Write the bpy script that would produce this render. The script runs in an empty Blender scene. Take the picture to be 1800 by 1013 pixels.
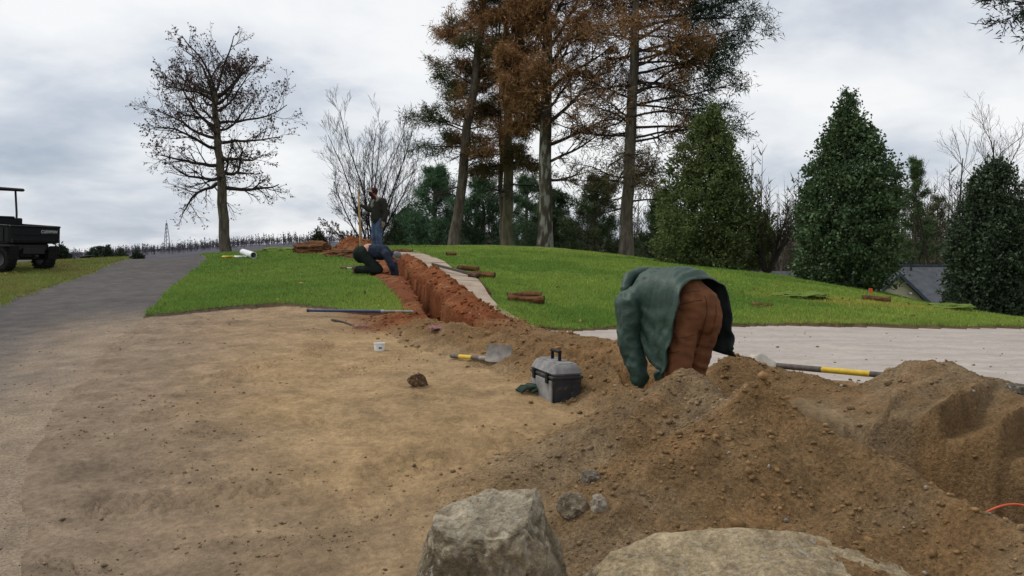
import bpy, math, random
import numpy as np
from mathutils import Vector, Matrix, Euler, noise as mnoise

# ------------------------------------------------------------------ camera, sky, sun
SC = bpy.context.scene
COL = SC.collection
R = math.radians
EYE = 1.6
PITCH = math.atan(66.5 / 1500.0)
cam_d = bpy.data.cameras.new('camera'); cam = bpy.data.objects.new('camera', cam_d)
COL.objects.link(cam); SC.camera = cam
cam_d.sensor_width = 36.0; cam_d.lens = 30.0; cam_d.clip_start = 0.05; cam_d.clip_end = 5000
cam.location = (0, 0, EYE); cam.rotation_euler = (R(90) - PITCH, 0, 0)

SUN_EL, SUN_AZ = R(52), R(-70)          # azimuth measured from +Y towards +X
world = bpy.data.worlds.new('World'); SC.world = world; world.use_nodes = True
def build_world():
    nt = world.node_tree; nt.nodes.clear(); N = nt.nodes.new; L = nt.links.new
    out = N('ShaderNodeOutputWorld'); bg = N('ShaderNodeBackground'); L(bg.outputs[0], out.inputs[0])
    sky = N('ShaderNodeTexSky'); sky.sky_type = 'NISHITA'; sky.sun_disc = False
    sky.sun_elevation = SUN_EL; sky.sun_rotation = SUN_AZ
    sm = N('ShaderNodeMix'); sm.data_type = 'RGBA'; sm.blend_type = 'MULTIPLY'; sm.inputs[0].default_value = 1
    L(sky.outputs[0], sm.inputs[6]); sm.inputs[7].default_value = (.1, .1, .1, 1)
    tc = N('ShaderNodeTexCoord'); sp = N('ShaderNodeSeparateXYZ'); L(tc.outputs['Generated'], sp.inputs[0])
    ab = N('ShaderNodeMath'); ab.operation = 'ABSOLUTE'; L(sp.outputs[2], ab.inputs[0])
    ad = N('ShaderNodeMath'); ad.operation = 'ADD'; L(ab.outputs[0], ad.inputs[0]); ad.inputs[1].default_value = .26
    dx = N('ShaderNodeMath'); dx.operation = 'DIVIDE'; L(sp.outputs[0], dx.inputs[0]); L(ad.outputs[0], dx.inputs[1])
    dy = N('ShaderNodeMath'); dy.operation = 'DIVIDE'; L(sp.outputs[1], dy.inputs[0]); L(ad.outputs[0], dy.inputs[1])
    cb = N('ShaderNodeCombineXYZ'); L(dx.outputs[0], cb.inputs[0]); L(dy.outputs[0], cb.inputs[1])
    def noise(scale, detail, rough, dist, w):
        n = N('ShaderNodeTexNoise'); n.noise_dimensions = '4D'
        n.inputs['Scale'].default_value = scale; n.inputs['Detail'].default_value = detail
        n.inputs['Roughness'].default_value = rough; n.inputs['Distortion'].default_value = dist
        n.inputs['W'].default_value = w
        L(cb.outputs[0], n.inputs['Vector']); return n
    n1 = noise(.75, 7, .5, .35, SKY_W1); n2 = noise(2.0, 9, .55, .25, SKY_W2)
    mx = N('ShaderNodeMix'); mx.data_type = 'FLOAT'; mx.inputs[0].default_value = .45
    L(n1.outputs[0], mx.inputs[2]); L(n2.outputs[0], mx.inputs[3])
    rp = N('ShaderNodeValToRGB'); L(mx.outputs[0], rp.inputs[0])
    e = rp.color_ramp.elements
    e[0].position = .365; e[0].color = (.36, .415, .50, 1)
    e[1].position = .575; e[1].color = (.84, .845, .85, 1)
    m = e.new(.445); m.color = (.54, .58, .645, 1)
    m = e.new(.505); m.color = (.73, .75, .78, 1)
    fm = N('ShaderNodeMix'); fm.data_type = 'RGBA'; fm.inputs[0].default_value = .93
    L(sm.outputs[2], fm.inputs[6]); L(rp.outputs[0], fm.inputs[7])
    L(fm.outputs[2], bg.inputs[0]); bg.inputs[1].default_value = 1.0
SKY_W1, SKY_W2 = 3.4, 7.1
build_world()
sun_d = bpy.data.lights.new('sun', 'SUN'); sun = bpy.data.objects.new('sun', sun_d); COL.objects.link(sun)
sun_d.energy = 1.45; sun_d.angle = R(20); sun_d.color = (1, .96, .9)
sun.location = (-20, 5, 40)
sd = Vector((math.sin(SUN_AZ) * math.cos(SUN_EL), math.cos(SUN_AZ) * math.cos(SUN_EL), math.sin(SUN_EL)))
sun.rotation_euler = sd.to_track_quat('Z', 'Y').to_euler()
vs = SC.view_settings; vs.view_transform = 'Standard'; vs.look = 'None'; vs.exposure = 0.2; vs.gamma = 1.0
vs.use_curve_mapping = False

# ------------------------------------------------------------------ numeric helpers
rng = np.random.default_rng(7)
random.seed(7)

def smooth(a, b, t):
    t = np.clip((t - a) / (b - a), 0, 1); return t * t * (3 - 2 * t)

def _hash(ix, iy, s):
    h = (ix.astype(np.int64) * 374761393 + iy.astype(np.int64) * 668265263 + s * 1442695041) & 0xffffffff
    h = ((h ^ (h >> 13)) * 1274126177) & 0xffffffff
    return ((h ^ (h >> 16)) & 0xffffff) / float(0xffffff)

def vnoise(x, y, s=0):
    x = np.asarray(x, float); y = np.asarray(y, float)
    ix = np.floor(x); iy = np.floor(y); fx = x - ix; fy = y - iy
    fx = fx * fx * fx * (fx * (fx * 6 - 15) + 10); fy = fy * fy * fy * (fy * (fy * 6 - 15) + 10)
    a = _hash(ix, iy, s); b = _hash(ix + 1, iy, s); c = _hash(ix, iy + 1, s); d = _hash(ix + 1, iy + 1, s)
    return (a * (1 - fx) + b * fx) * (1 - fy) + (c * (1 - fx) + d * fx) * fy - .5

def fbm(x, y, f=1.0, o=4, s=0, g=.5):
    v = 0; a = 1.0; tot = 0
    for k in range(o):
        ca, sa = math.cos(k * 1.1 + s), math.sin(k * 1.1 + s)
        v = v + a * vnoise((x * ca - y * sa) * f + 17.3 * k, (x * sa + y * ca) * f - 9.1 * k, s + k * 7); tot += a
        a *= g; f *= 2.03
    return v / tot * 2

def P(px, py, d):
    """photo pixel (1800 wide) and distance along Y -> world point"""
    cx = (px - 900) / 1500.0; cz = -(py - 506.5) / 1500.0
    cp, s_ = math.cos(PITCH), math.sin(PITCH)
    dy = cp + cz * s_; dz = cz * cp - s_
    k = d / dy
    return np.array([cx * k, d, EYE + dz * k])

# base terrain: a thin plate through surveyed points
CTRL = [(900,1013,3.66),(300,1013,3.66),(1500,1013,3.66),(0,807,5),(500,807,5),(960,715,6),(400,715,6),(1400,720,6),
        (667,612,8.5),(300,612,8.5),(0,638,8.2),(560,556,11),(720,560,10.9),(245,560,11),(0,535,13.4),(300,525,13.2),
        (370,460,22),(205,459,22.5),(50,480,19.6),(0,522,14.5),(500,500,15.2),(400,450,24.5),(520,441,26),(640,490,17.5),
        (665,450,23),(735,448,24),(780,465,20),(835,491,16),(850,511,14),(880,551,11.5),(925,579,10.4),
        (980,581,10.8),(1100,578,11),(1300,573,11.5),(1550,574,11.8),(1800,577,12),(925,530,13.6),(1000,500,17.2),
        (1000,441,31),(870,437,30),(1100,455,28),(1250,476,24),(1400,498,20.5),(1540,523,18),(1660,546,16),(1800,573,13.2),
        (1800,690,6.6),(1400,622,8.8),(1100,620,8.8),(1250,520,15),(1450,545,14)]
pts = [tuple(P(*c)) for c in CTRL]
pts += [(0,0,0.0),(-6,0,0.02),(8,0,0.02),(-2,2,.08),(3,2,.08),(-12,4,.25),(14,4,.4),(0,-8,-.5),(-15,-8,-.4),(15,-8,-.3),
        (-14,12,.75),(-18,22,1.0),(-12,30,1.15),(-20,42,.7),(-8,42,1.1),(-30,30,.5),(-3.0,38,1.65),(1.4,36,1.62),(4.5,34,1.3),
        (-4,50,1.2),(6,50,.6),(8.5,30,.45),(9,24,.62),(8,40,-.4),(13,24,-.35),(10,18,.12),(16,16,-.1),(20,24,-1.8),(18,38,-3.0),(28,38,-3.6),(30,20,-1.2),
        (22,10,.3),(-30,12,.3),(-30,-8,-.4),(30,-8,-.3),(-10,60,.2),(-30,60,-.6),(20,60,-3.4),(40,60,-4.2),(0,60,-.2)]
PA = np.array(pts)
def _tps_fit(A, lam=.002):
    n = len(A); X = A[:, :2]; D = np.linalg.norm(X[:, None] - X[None], axis=2)
    K = np.where(D > 0, D * D * np.log(np.maximum(D, 1e-9)), 0) + lam * np.eye(n)
    Q = np.c_[np.ones(n), X]; M = np.zeros((n + 3, n + 3)); M[:n, :n] = K; M[:n, n:] = Q; M[n:, :n] = Q.T
    return np.linalg.solve(M, np.r_[A[:, 2], 0, 0, 0])
TW = _tps_fit(PA)
def base(x, y):
    x = np.asarray(x, float); y = np.asarray(y, float); sh = x.shape; x = x.ravel(); y = y.ravel()
    xc = np.clip(x, -42, 42); yc = np.clip(y, -10, 62)
    z = TW[-3] + TW[-2] * xc + TW[-1] * yc
    for (cx, cy, _), w in zip(PA, TW[:-3]):
        r2 = (xc - cx) ** 2 + (yc - cy) ** 2
        z = z + w * .5 * r2 * np.log(np.maximum(r2, 1e-12))
    far = np.hypot(x - xc, y - yc)
    z = np.clip(z, -6, 3)
    t = smooth(0, 80, far)
    return (z * (1 - t) + (-4.0) * t).reshape(sh)

def seg_field(x, y, poly):
    """distance to a polyline, arc length there, signed side and interpolated extra columns"""
    x = np.asarray(x, float); y = np.asarray(y, float)
    best = np.full(x.shape, 1e9); S = np.zeros(x.shape); T = np.zeros(x.shape)
    poly = np.asarray(poly, float); ex = [np.zeros(x.shape) for _ in range(poly.shape[1] - 2)]; acc = 0
    for a, b in zip(poly[:-1], poly[1:]):
        dx, dy = b[0] - a[0], b[1] - a[1]; l = math.hypot(dx, dy)
        t = np.clip(((x - a[0]) * dx + (y - a[1]) * dy) / (l * l), 0, 1)
        qx = x - a[0] - t * dx; qy = y - a[1] - t * dy; d = np.hypot(qx, qy); m = d < best
        best = np.where(m, d, best); S = np.where(m, acc + t * l, S)
        T = np.where(m, np.sign(dx * qy - dy * qx) * d, T)
        for i in range(len(ex)): ex[i] = np.where(m, a[2 + i] + t * (b[2 + i] - a[2 + i]), ex[i])
        acc += l
    return best, S, T, ex

# trench centre line: x, y, depth, half width
TRENCH = [(-3.2,23,.12,.12),(-2.8,20.5,.35,.17),(-2.22,17.4,.5,.14),(-1.52,14,.6,.14),(-1.08,11.7,.6,.15),(-.80,10.5,.45,.18),(-.35,9.6,.28,.26),
          (.3,8.6,.22,.26),(.80,7.3,.26,.3),(1.2,6.2,.42,.38),(1.66,5.65,.68,.42),(2.12,5.0,.72,.44),(2.5,4.35,.55,.46),(2.85,3.6,.45,.46),(3.2,2.6,.2,.4)]
def carve(x, y):
    x = np.asarray(x, float); y = np.asarray(y, float)
    j = .12 * fbm(x, y, 2.2, 3, 5)
    d, s, t, (dep, w) = seg_field(x, y, TRENCH)
    d = d + j * .6 + .035 * fbm(x, y, 8, 3, 6) + .02 * fbm(x, y, 20, 2, 8)
    return dep * (1 - smooth(.62, 1.18, d / w))

TRACKS = [[(-3.0,5.4),(-2.1,6.1),(-1.5,7.0),(-.95,8.4)], [(-2.1,4.35),(-1.25,4.6),(-.6,4.9),(0.1,5.3)],
          [(-1.7,6.0),(-1.1,5.55),(-.5,5.5),(.1,5.9)], [(-3.3,6.6),(-2.4,6.9),(-1.9,7.9),(-1.9,9.4)]]
def tracks(x, y):
    z = np.zeros(x.shape)
    for i, tr in enumerate(TRACKS):
        d, s, t, _ = seg_field(x, y, tr)
        bar = np.sin(2 * math.pi * (s / .24 + t * 17.0))
        patch = smooth(-.25, .2, fbm(x, y, 1.5, 3, 40 + i))
        z += (smooth(.1, .8, bar) * .030 - .014) * patch * (1 - smooth(.10, .14, d))
    return z

def inpoly(x, y, poly):
    ins = np.zeros(x.shape, bool); n = len(poly); j = n - 1
    for i in range(n):
        xi, yi = poly[i]; xj, yj = poly[j]
        c = ((yi > y) != (yj > y)) & (x < (xj - xi) * (y - yi) / (yj - yi + 1e-12) + xi)
        ins ^= c; j = i
    return ins

def G(px, py, dmin=2.0, dmax=45.0):
    """where the sight line through a photo pixel meets the base terrain"""
    d = np.concatenate([np.arange(dmin, 14, .02), np.arange(14, dmax, .1)])
    p0 = P(px, py, 1.0); x = p0[0] * d; z = EYE + (p0[2] - EYE) * d
    h = base(x, d); k = np.argmax(z < h)
    if z[k] >= h[k]: k = len(d) - 1
    return float(x[k]), float(d[k])

def bz(x, y): return float(base(np.array([x]), np.array([y]))[0])

# ------------------------------------------------------------------ regions
ROAD = [(-12.5,34),(-10.3,28),(-7.95,22.3),(-6.6,17.0),(-5.3,12.8),(-4.75,11.0),(-4.2,9.0),(-3.72,7.4),(-3.3,6.2),(-2.85,5.0),(-2.35,4.1),(-2.0,3.4),(-1.6,2.2),(-1.3,0),(-1.3,-12),
        (-5.4,-12),(-5.4,0),(-5.7,4.4),(-6.1,7.0),(-6.9,10.4),(-8.1,13.6),(-9.2,18),(-10.3,22.6),(-12.4,28),(-14.5,34)]
lawn_front = [G(*p) for p in [(245,560),(330,551),(430,542),(500,536),(560,541),(640,553),(722,559)]]
trench_l = [(-1.52,11.7),(-1.95,13.5),(-2.6,16.0),(-2.95,17.8),(-3.3,19.7),(-3.9,21.5),(-4.6,22.6),(-4.4,24),(-3.2,24.6),(-2.6,23.8)]
path_r = [(-2.42,23.6),(-1.55,20),(-.68,16),(-.45,14),(-.13,11.5),(.2,10.5)]
lawn_bottom = [G(*p) for p in [(980,581),(1100,578),(1300,574),(1550,575),(1800,578)]] + [(12,12.4),(24,13.5),(40,16)]
SOIL = lawn_front + trench_l + path_r + lawn_bottom + [(40,-12),(-1.3,-12),(-1.3,0)] + [(x - .7, y) for x, y in ROAD[5:13][::-1]]
GREY = [(.05,10.9)] + lawn_bottom + [(40,-12),(4.6,-12),(4.3,3.2),(3.95,4.8),(3.5,6.3),(2.75,7.0),(2.0,7.7),(1.2,8.1),(.75,8.9),(.4,9.6)]

def region(x, y):
    jx = x + .10 * fbm(x, y, 1.7, 4, 21) + .03 * fbm(x, y, 11, 2, 27); jy = y + .16 * fbm(x, y, 1.7, 4, 22) + .04 * fbm(x, y, 11, 2, 29)
    r = np.zeros(x.shape, np.int8)                     # 0 lawn
    r[inpoly(jx, jy, SOIL)] = 1
    r[inpoly(jx, jy, GREY) & (r == 1)] = 3
    wob = .6
    r[inpoly(x + .12 * fbm(x, y, .9, 3, 23), y, ROAD)] = 2
    return r

def height(x, y, reg=None):
    z = base(x, y) - carve(x, y)
    if reg is None: reg = region(x, y)
    near = 1 - smooth(14, 30, np.hypot(x, y))
    soil = (reg == 1)
    rough = np.where(soil, 1.0, np.where(reg == 3, .18, np.where(reg == 2, .14, .25)))
    fl = .35 + .65 * smooth(.1, -1.2, y - 6.2 + x * -.35)        # rougher by the heaps
    mot = smooth(-.25, .4, fbm(x, y, 1.3, 3, 30))
    n = .018 * fbm(x, y, 1.8, 3, 11) + (.016 * np.maximum(fbm(x * .8, y, 6.5, 3, 12), -.15) + .010 * np.maximum(fbm(x, y, 22, 2, 13), 0)) * (.35 + mot) * (.55 + fl)
    sc_ = np.abs(fbm(x * .45 - y * .12, y * 1.0 + x * .42, 13, 2, 15)); scar = smooth(.10, .02, sc_) * smooth(.12, .42, fbm(x, y, 1.7, 3, 16))
    n = n - .018 * scar * soil + .010 * smooth(.25, .6, fbm(x * .6 - y * .2, y + x * .45, 9, 3, 17)) * soil
    z = z + n * rough * near
    z = z + np.where(soil, tracks(x, y), 0)
    z = z + np.where(reg == 0, .035 + .03 * fbm(x, y, .8, 3, 14), 0)
    return z

# ------------------------------------------------------------------ heaps of soil: ridges (x, y, height, half width)
def rp(px, py, d, w, z_extra=0.0):
    q = P(px, py, d); return (q[0], q[1], q[2] - bz(q[0], q[1]) + z_extra, w)
HEAPS = {
 'front': [[rp(1215,652,5.35,.55), rp(1290,712,4.95,.46), rp(1352,682,4.65,.56,.05), rp(1470,768,4.35,.5,.02), rp(1600,842,4.0,.48), rp(1785,934,3.62,.42), (2.25,3.0,.12,.4)],
           [rp(1215,652,5.35,.5), rp(1130,700,5.15,.55), rp(1040,760,4.95,.45), rp(950,815,4.7,.36), rp(880,850,4.45,.3)],
           [rp(1340,700,4.6,.7), rp(1200,790,4.3,.6), rp(1060,840,4.1,.45)],
           [(1.5,3.9,.2,.6),(1.3,3.5,.15,.5)]],
 'right': [[rp(1500,690,6.35,.5), rp(1600,645,6.2,1.0), rp(1640,637,6.1,1.1), rp(1730,680,5.8,1.2), rp(1830,715,5.4,1.2), rp(2000,760,4.9,1.1)]],
 'behind': [[rp(1245,660,6.75,.3), rp(1300,626,6.85,.42), rp(1345,640,6.85,.36), rp(1420,655,6.7,.36), rp(1500,688,6.4,.3)]],
 'near_bank': [[(-1.62,11.0,.05,.25),(-1.25,10.2,.15,.34),(-.72,9.1,.21,.4),(-.1,8.2,.23,.42),(.33,7.2,.21,.4),(.66,6.45,.18,.34),(.86,5.85,.18,.3)]],
 'far_bank': [[(-.55,10.5,.08,.3),(-.05,9.9,.14,.35),(.6,9.1,.13,.4),(1.05,8.2,.14,.42),(1.45,7.35,.12,.36)]],
 'red_bank': [[(-2.72,22.0,.10,.25),(-2.32,20.0,.16,.28),(-1.92,18.0,.19,.3),(-1.47,15.8,.19,.3),(-1.03,13.7,.19,.3),(-.76,12.3,.19,.34),(-.46,11.0,.17,.42),(-.15,10.3,.12,.36)]],
 'left_strip': [[(-3.0,19.0,.05,.25),(-2.5,17.0,.08,.3),(-1.92,14.4,.08,.3),(-1.5,12.6,.08,.28),(-1.3,11.3,.07,.26)]],
 'red_heap': [[(-5.0,23.6,.12,.5),(-4.5,23.6,.58,.85),(-4.05,23.6,.42,.7)]],
}
def heap_h(name, x, y, fine=True):
    h = np.full(np.shape(x), -.3)
    jx = x + .10 * fbm(x, y, 1.6, 3, 61); jy = y + .10 * fbm(x, y, 1.6, 3, 62)
    for rd in HEAPS[name]:
        d, s, t, (hh, w) = seg_field(jx, jy, rd)
        u = d / w
        pr = 1.06 - np.sqrt(u * u + (.010 if name in ('front', 'behind') else .028)) * .96
        k = hh * pr
        tail = np.where(u > .75, hh * (.365 * np.exp(-(u - .75) * 3.0)) - .06 * np.maximum(u - .9, 0) * 2, k)
        k = np.maximum(k, tail)
        h = np.maximum(h, k)
    if fine:
        a = np.clip(h / .18, .25, 1.0)
        lump = np.maximum(fbm(x, y, 7, 3, 63), -.1)
        h = h + a * (.085 * fbm(x, y, 2.3, 4, 64) + .030 * lump + .026 * np.maximum(fbm(x, y, 20, 3, 65, .65), -.05))
        if name in ('near_bank', 'red_bank', 'far_bank'):
            h = h + a * (.06 * fbm(x, y, 4.5, 3, 66) + .035 * np.abs(fbm(x, y, 11, 2, 67)))
        if name == 'right':       # smooth scrapes left by the digger's bucket on the face over the pit
            q = x * .62 - y * .78
            face = smooth(6.0, 5.3, y - .15 * (x - 3)) * smooth(2.0, 2.6, x)
            g = ((q + .07 * fbm(x, y, 1.2, 2, 68)) / .40) % 1; g = np.where(g < .86, (g / .86) ** 1.6, (1 - g) / .14)
            h = h + face * (.14 * g - .015) * (.55 + .9 * smooth(-.2, .4, fbm(x, y, .9, 2, 69)))
    return h
def surf(x, y):
    """top surface, heaps included"""
    z = height(x, y)
    b = base(x, y) - 1.15 * carve(x, y)
    for nme in HEAPS: z = np.maximum(z, b + heap_h(nme, x, y))
    return z
def sz(x, y): return float(surf(np.array([x]), np.array([y]))[0])

# soil colours (linear albedo)
C_SAND = np.array([.425, .298, .162]); C_SANDG = np.array([.385, .270, .155]); C_BROWN = np.array([.245, .160, .080])
C_GREYB = np.array([.265, .195, .118]); C_RED = np.array([.235, .078, .030]); C_REDL = np.array([.31, .130, .056])
C_ORANGE = np.array([.30, .175, .078])
EDGE = np.array([.165, .130, .102])
def mixc(a, b, t): return a + (b - a) * t[..., None]
def soil_col(x, y, heap=0.0):
    x = np.asarray(x, float); y = np.asarray(y, float)
    c = np.broadcast_to(C_SAND, x.shape + (3,)).copy()
    n1 = fbm(x, y, .7, 4, 71); n2 = fbm(x, y, 3.0, 4, 72)
    c = c * 1.08; c = mixc(c, C_SANDG * 1.08, np.clip(smooth(-.9, .8, -x - 2.0 + n1 * 1.2) * .75 + .35 * smooth(0, .5, n2), 0, 1))
    c = mixc(c, np.array([.45, .325, .19]), smooth(.05, .5, fbm(x, y, 1.1, 3, 73)) * .6)
    dust = smooth(.3, -1.6, x + 2.9 - .22 * (y - 4)) * .35
    c = mixc(c, np.array([.36, .275, .195]), dust)
    fg = smooth(5.2, 3.9, y + .35 * fbm(x, y, .9, 3, 74) - .1 * x)
    c = mixc(c, np.array([.365, .272, .175]), np.clip(fg * (.55 + .5 * n2), 0, 1) * .8)
    dt, _, _, _ = seg_field(x, y, TRENCH)
    hp = np.maximum(np.clip(np.asarray(heap, float), 0, 1) * np.ones(x.shape), np.maximum(smooth(1.0, .45, dt + .3 * n2) * smooth(11, 9.5, y), smooth(1.1, 1.5, x + .3 * n2) * smooth(7.9, 7.2, y + .3 * n1) * smooth(2.6, 3.4, y)))
    hc = mixc(np.broadcast_to(C_BROWN, x.shape + (3,)), C_GREYB, smooth(-.2, .35, n1 + .5 * n2))
    hc = mixc(hc, C_ORANGE, smooth(.05, .45, fbm(x, y, 1.9, 3, 75)) * .38)
    c = mixc(c, hc, hp)
    d, s, t, _ = seg_field(x, y, TRENCH)
    red = smooth(1.5, .7, d + .45 * n1) * smooth(9.3, 10.8, y + .6 * n1 - .3 * x)
    far = (d < 6) & (y > 21.5); red = np.maximum(red, far * smooth(1.2, .3, np.hypot((x + 4.4) / 1.1, (y - 23.6) / .9)))
    part = smooth(1.2, .5, d + .4 * n1) * smooth(5.8, 7.6, y) * .5
    c = mixc(c, C_ORANGE, part * hp)
    c = mixc(c, mixc(np.broadcast_to(C_RED, x.shape + (3,)), C_REDL, smooth(-.1, .4, n2)), red)
    dr, _, _, _ = seg_field(x, y, ROAD[4:15])
    c = mixc(c, np.array([.33, .255, .185]), smooth(1.6, .0, dr + .35 * n1 - .1) * (1 - hp))
    wet = smooth(.05, .5, fbm(x * .55 - y * .25, y + x * .3, 2.4, 4, 77)) * (1 - hp); c = c * (1 - .16 * wet)[..., None]
    c = c * (1 + .20 * fbm(x, y, 9, 3, 76))[..., None]
    c = c * (.72 + .15 * hp)[..., None] * np.array([1.03, .985, .93])
    return np.clip(c, .01, .9)

# ------------------------------------------------------------------ object helpers
def mesh_np(name, V, F, cols=None, smoothf=True, mat=None, nv=None):
    V = np.asarray(V, np.float32); F = np.asarray(F, np.int32)
    me = bpy.data.meshes.new(name)
    n = F.shape[1]
    me.vertices.add(len(V)); me.vertices.foreach_set('co', V.ravel())
    me.loops.add(F.size); me.loops.foreach_set('vertex_index', F.ravel())
    me.polygons.add(len(F)); me.polygons.foreach_set('loop_start', np.arange(0, F.size, n, dtype=np.int32))
    try: me.polygons.foreach_set('loop_total', np.full(len(F), n, np.int32))
    except Exception: pass
    if smoothf: me.polygons.foreach_set('use_smooth', np.ones(len(F), bool))
    me.update(calc_edges=True); me.validate()
    if cols is not None:
        a = me.color_attributes.new('Col', 'FLOAT_COLOR', 'POINT')
        a.data.foreach_set('color', np.c_[cols, np.ones(len(cols))].astype(np.float32).ravel())
    if mat: me.materials.append(mat)
    return me
def link(name, me, parent=None, loc=(0,0,0), rot=(0,0,0)):
    o = bpy.data.objects.new(name, me); COL.objects.link(o); o.parent = parent
    o.location = loc; o.rotation_euler = rot
    return o
def tag(o, label=None, cat=None, group=None, kind=None):
    if label: o['label'] = label
    if cat: o['category'] = cat
    if group: o['group'] = group
    if kind: o['kind'] = kind
    return o
def empty(name, loc, rz=0, label=None, cat=None, group=None):
    o = bpy.data.objects.new(name, None); COL.objects.link(o); o.empty_display_size = .1
    o.location = loc; o.rotation_euler = (0, 0, rz); return tag(o, label, cat, group)

class MB:
    """collects solid pieces into one mesh"""
    def __init__(s): s.V = []; s.F = []
    def add(s, V, F):
        o = len(s.V); s.V += [tuple(v) for v in V]; s.F += [tuple(i + o for i in f) for f in F]; return s
    def box(s, c, d, rot=None, bev=0.0, taper=(1, 1)):
        hx, hy, hz = d[0] / 2, d[1] / 2, d[2] / 2; b = min(bev, hx * .9, hy * .9, hz * .9)
        if b <= 0:
            V = [(sx * hx * (taper[0] if sz_ < 0 else 1), sy * hy * (taper[1] if sz_ < 0 else 1), sz_ * hz) for sz_ in (-1, 1) for sy in (-1, 1) for sx in (-1, 1)]
            F = [(0,2,3,1),(4,5,7,6),(0,1,5,4),(2,6,7,3),(0,4,6,2),(1,3,7,5)]
        else:
            lv = [(-hz, b), (-hz + b, 0), (hz - b, 0), (hz, b)]; V = []; F = []
            for i, (z, ins) in enumerate(lv):
                k = [1, 1] if z > 0 else taper
                X, Y = (hx - ins) * k[0], (hy - ins) * k[1]; cc = max(b - ins * .7, b * .3)
                V += [(X - cc, -Y, z), (X, -Y + cc, z), (X, Y - cc, z), (X - cc, Y, z), (-X + cc, Y, z), (-X, Y - cc, z), (-X, -Y + cc, z), (-X + cc, -Y, z)]
            for i in range(3):
                for k in range(8): F.append((i*8+k, i*8+(k+1)%8, i*8+8+(k+1)%8, i*8+8+k))
            F.append(tuple(range(7, -1, -1))); F.append(tuple(range(24, 32)))
        M = (rot.to_matrix() if hasattr(rot, 'to_matrix') else (Euler(rot).to_matrix() if rot else Matrix.Identity(3)))
        return s.add([M @ Vector(v) + Vector(c) for v in V], F)
    def tube(s, pts, rad, n=10, cap=True):
        pts = [Vector(p) for p in pts]; rad = [rad] * len(pts) if not hasattr(rad, '__len__') else rad
        V = []; F = []; up = None
        for i, p in enumerate(pts):
            t = (pts[min(i + 1, len(pts) - 1)] - pts[max(i - 1, 0)]).normalized()
            if up is None:
                up = Vector((0, 0, 1)) if abs(t.z) < .9 else Vector((1, 0, 0))
            a = t.cross(up)
            if a.length < 1e-4: a = t.orthogonal()
            a.normalize(); up = a.cross(t).normalized()
            for k in range(n):
                q = 2 * math.pi * k / n; V.append(p + (a * math.cos(q) + up * math.sin(q)) * rad[i])
        for i in range(len(pts) - 1):
            for k in range(n): F.append((i*n+k, i*n+(k+1)%n, (i+1)*n+(k+1)%n, (i+1)*n+k))
        if cap: F.append(tuple(range(n - 1, -1, -1))); F.append(tuple((len(pts)-1)*n + k for k in range(n)))
        return s.add(V, F)
    def lathe(s, prof, n=24, c=(0,0,0), M=None):
        V = []; F = []
        for r, z in prof:
            for k in range(n):
                q = 2 * math.pi * k / n; V.append(Vector((r * math.cos(q), r * math.sin(q), z)))
        m = len(prof)
        for i in range(m - 1):
            for k in range(n): F.append((i*n+k, i*n+(k+1)%n, (i+1)*n+(k+1)%n, (i+1)*n+k))
        F.append(tuple(range(n - 1, -1, -1))); F.append(tuple((m-1)*n + k for k in range(n)))
        if M is not None: V = [M @ v for v in V]
        return s.add([v + Vector(c) for v in V], F)
    def build(s, name, mat, parent=None, loc=(0,0,0), rot=(0,0,0), sm=False):
        me = bpy.data.meshes.new(name); me.from_pydata([tuple(v) for v in s.V], [], s.F); me.update()
        if sm: me.polygons.foreach_set('use_smooth', np.ones(len(me.polygons), bool)); me.set_sharp_from_angle(angle=R(40))
        me.materials.append(mat); return link(name, me, parent, loc, rot)

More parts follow.
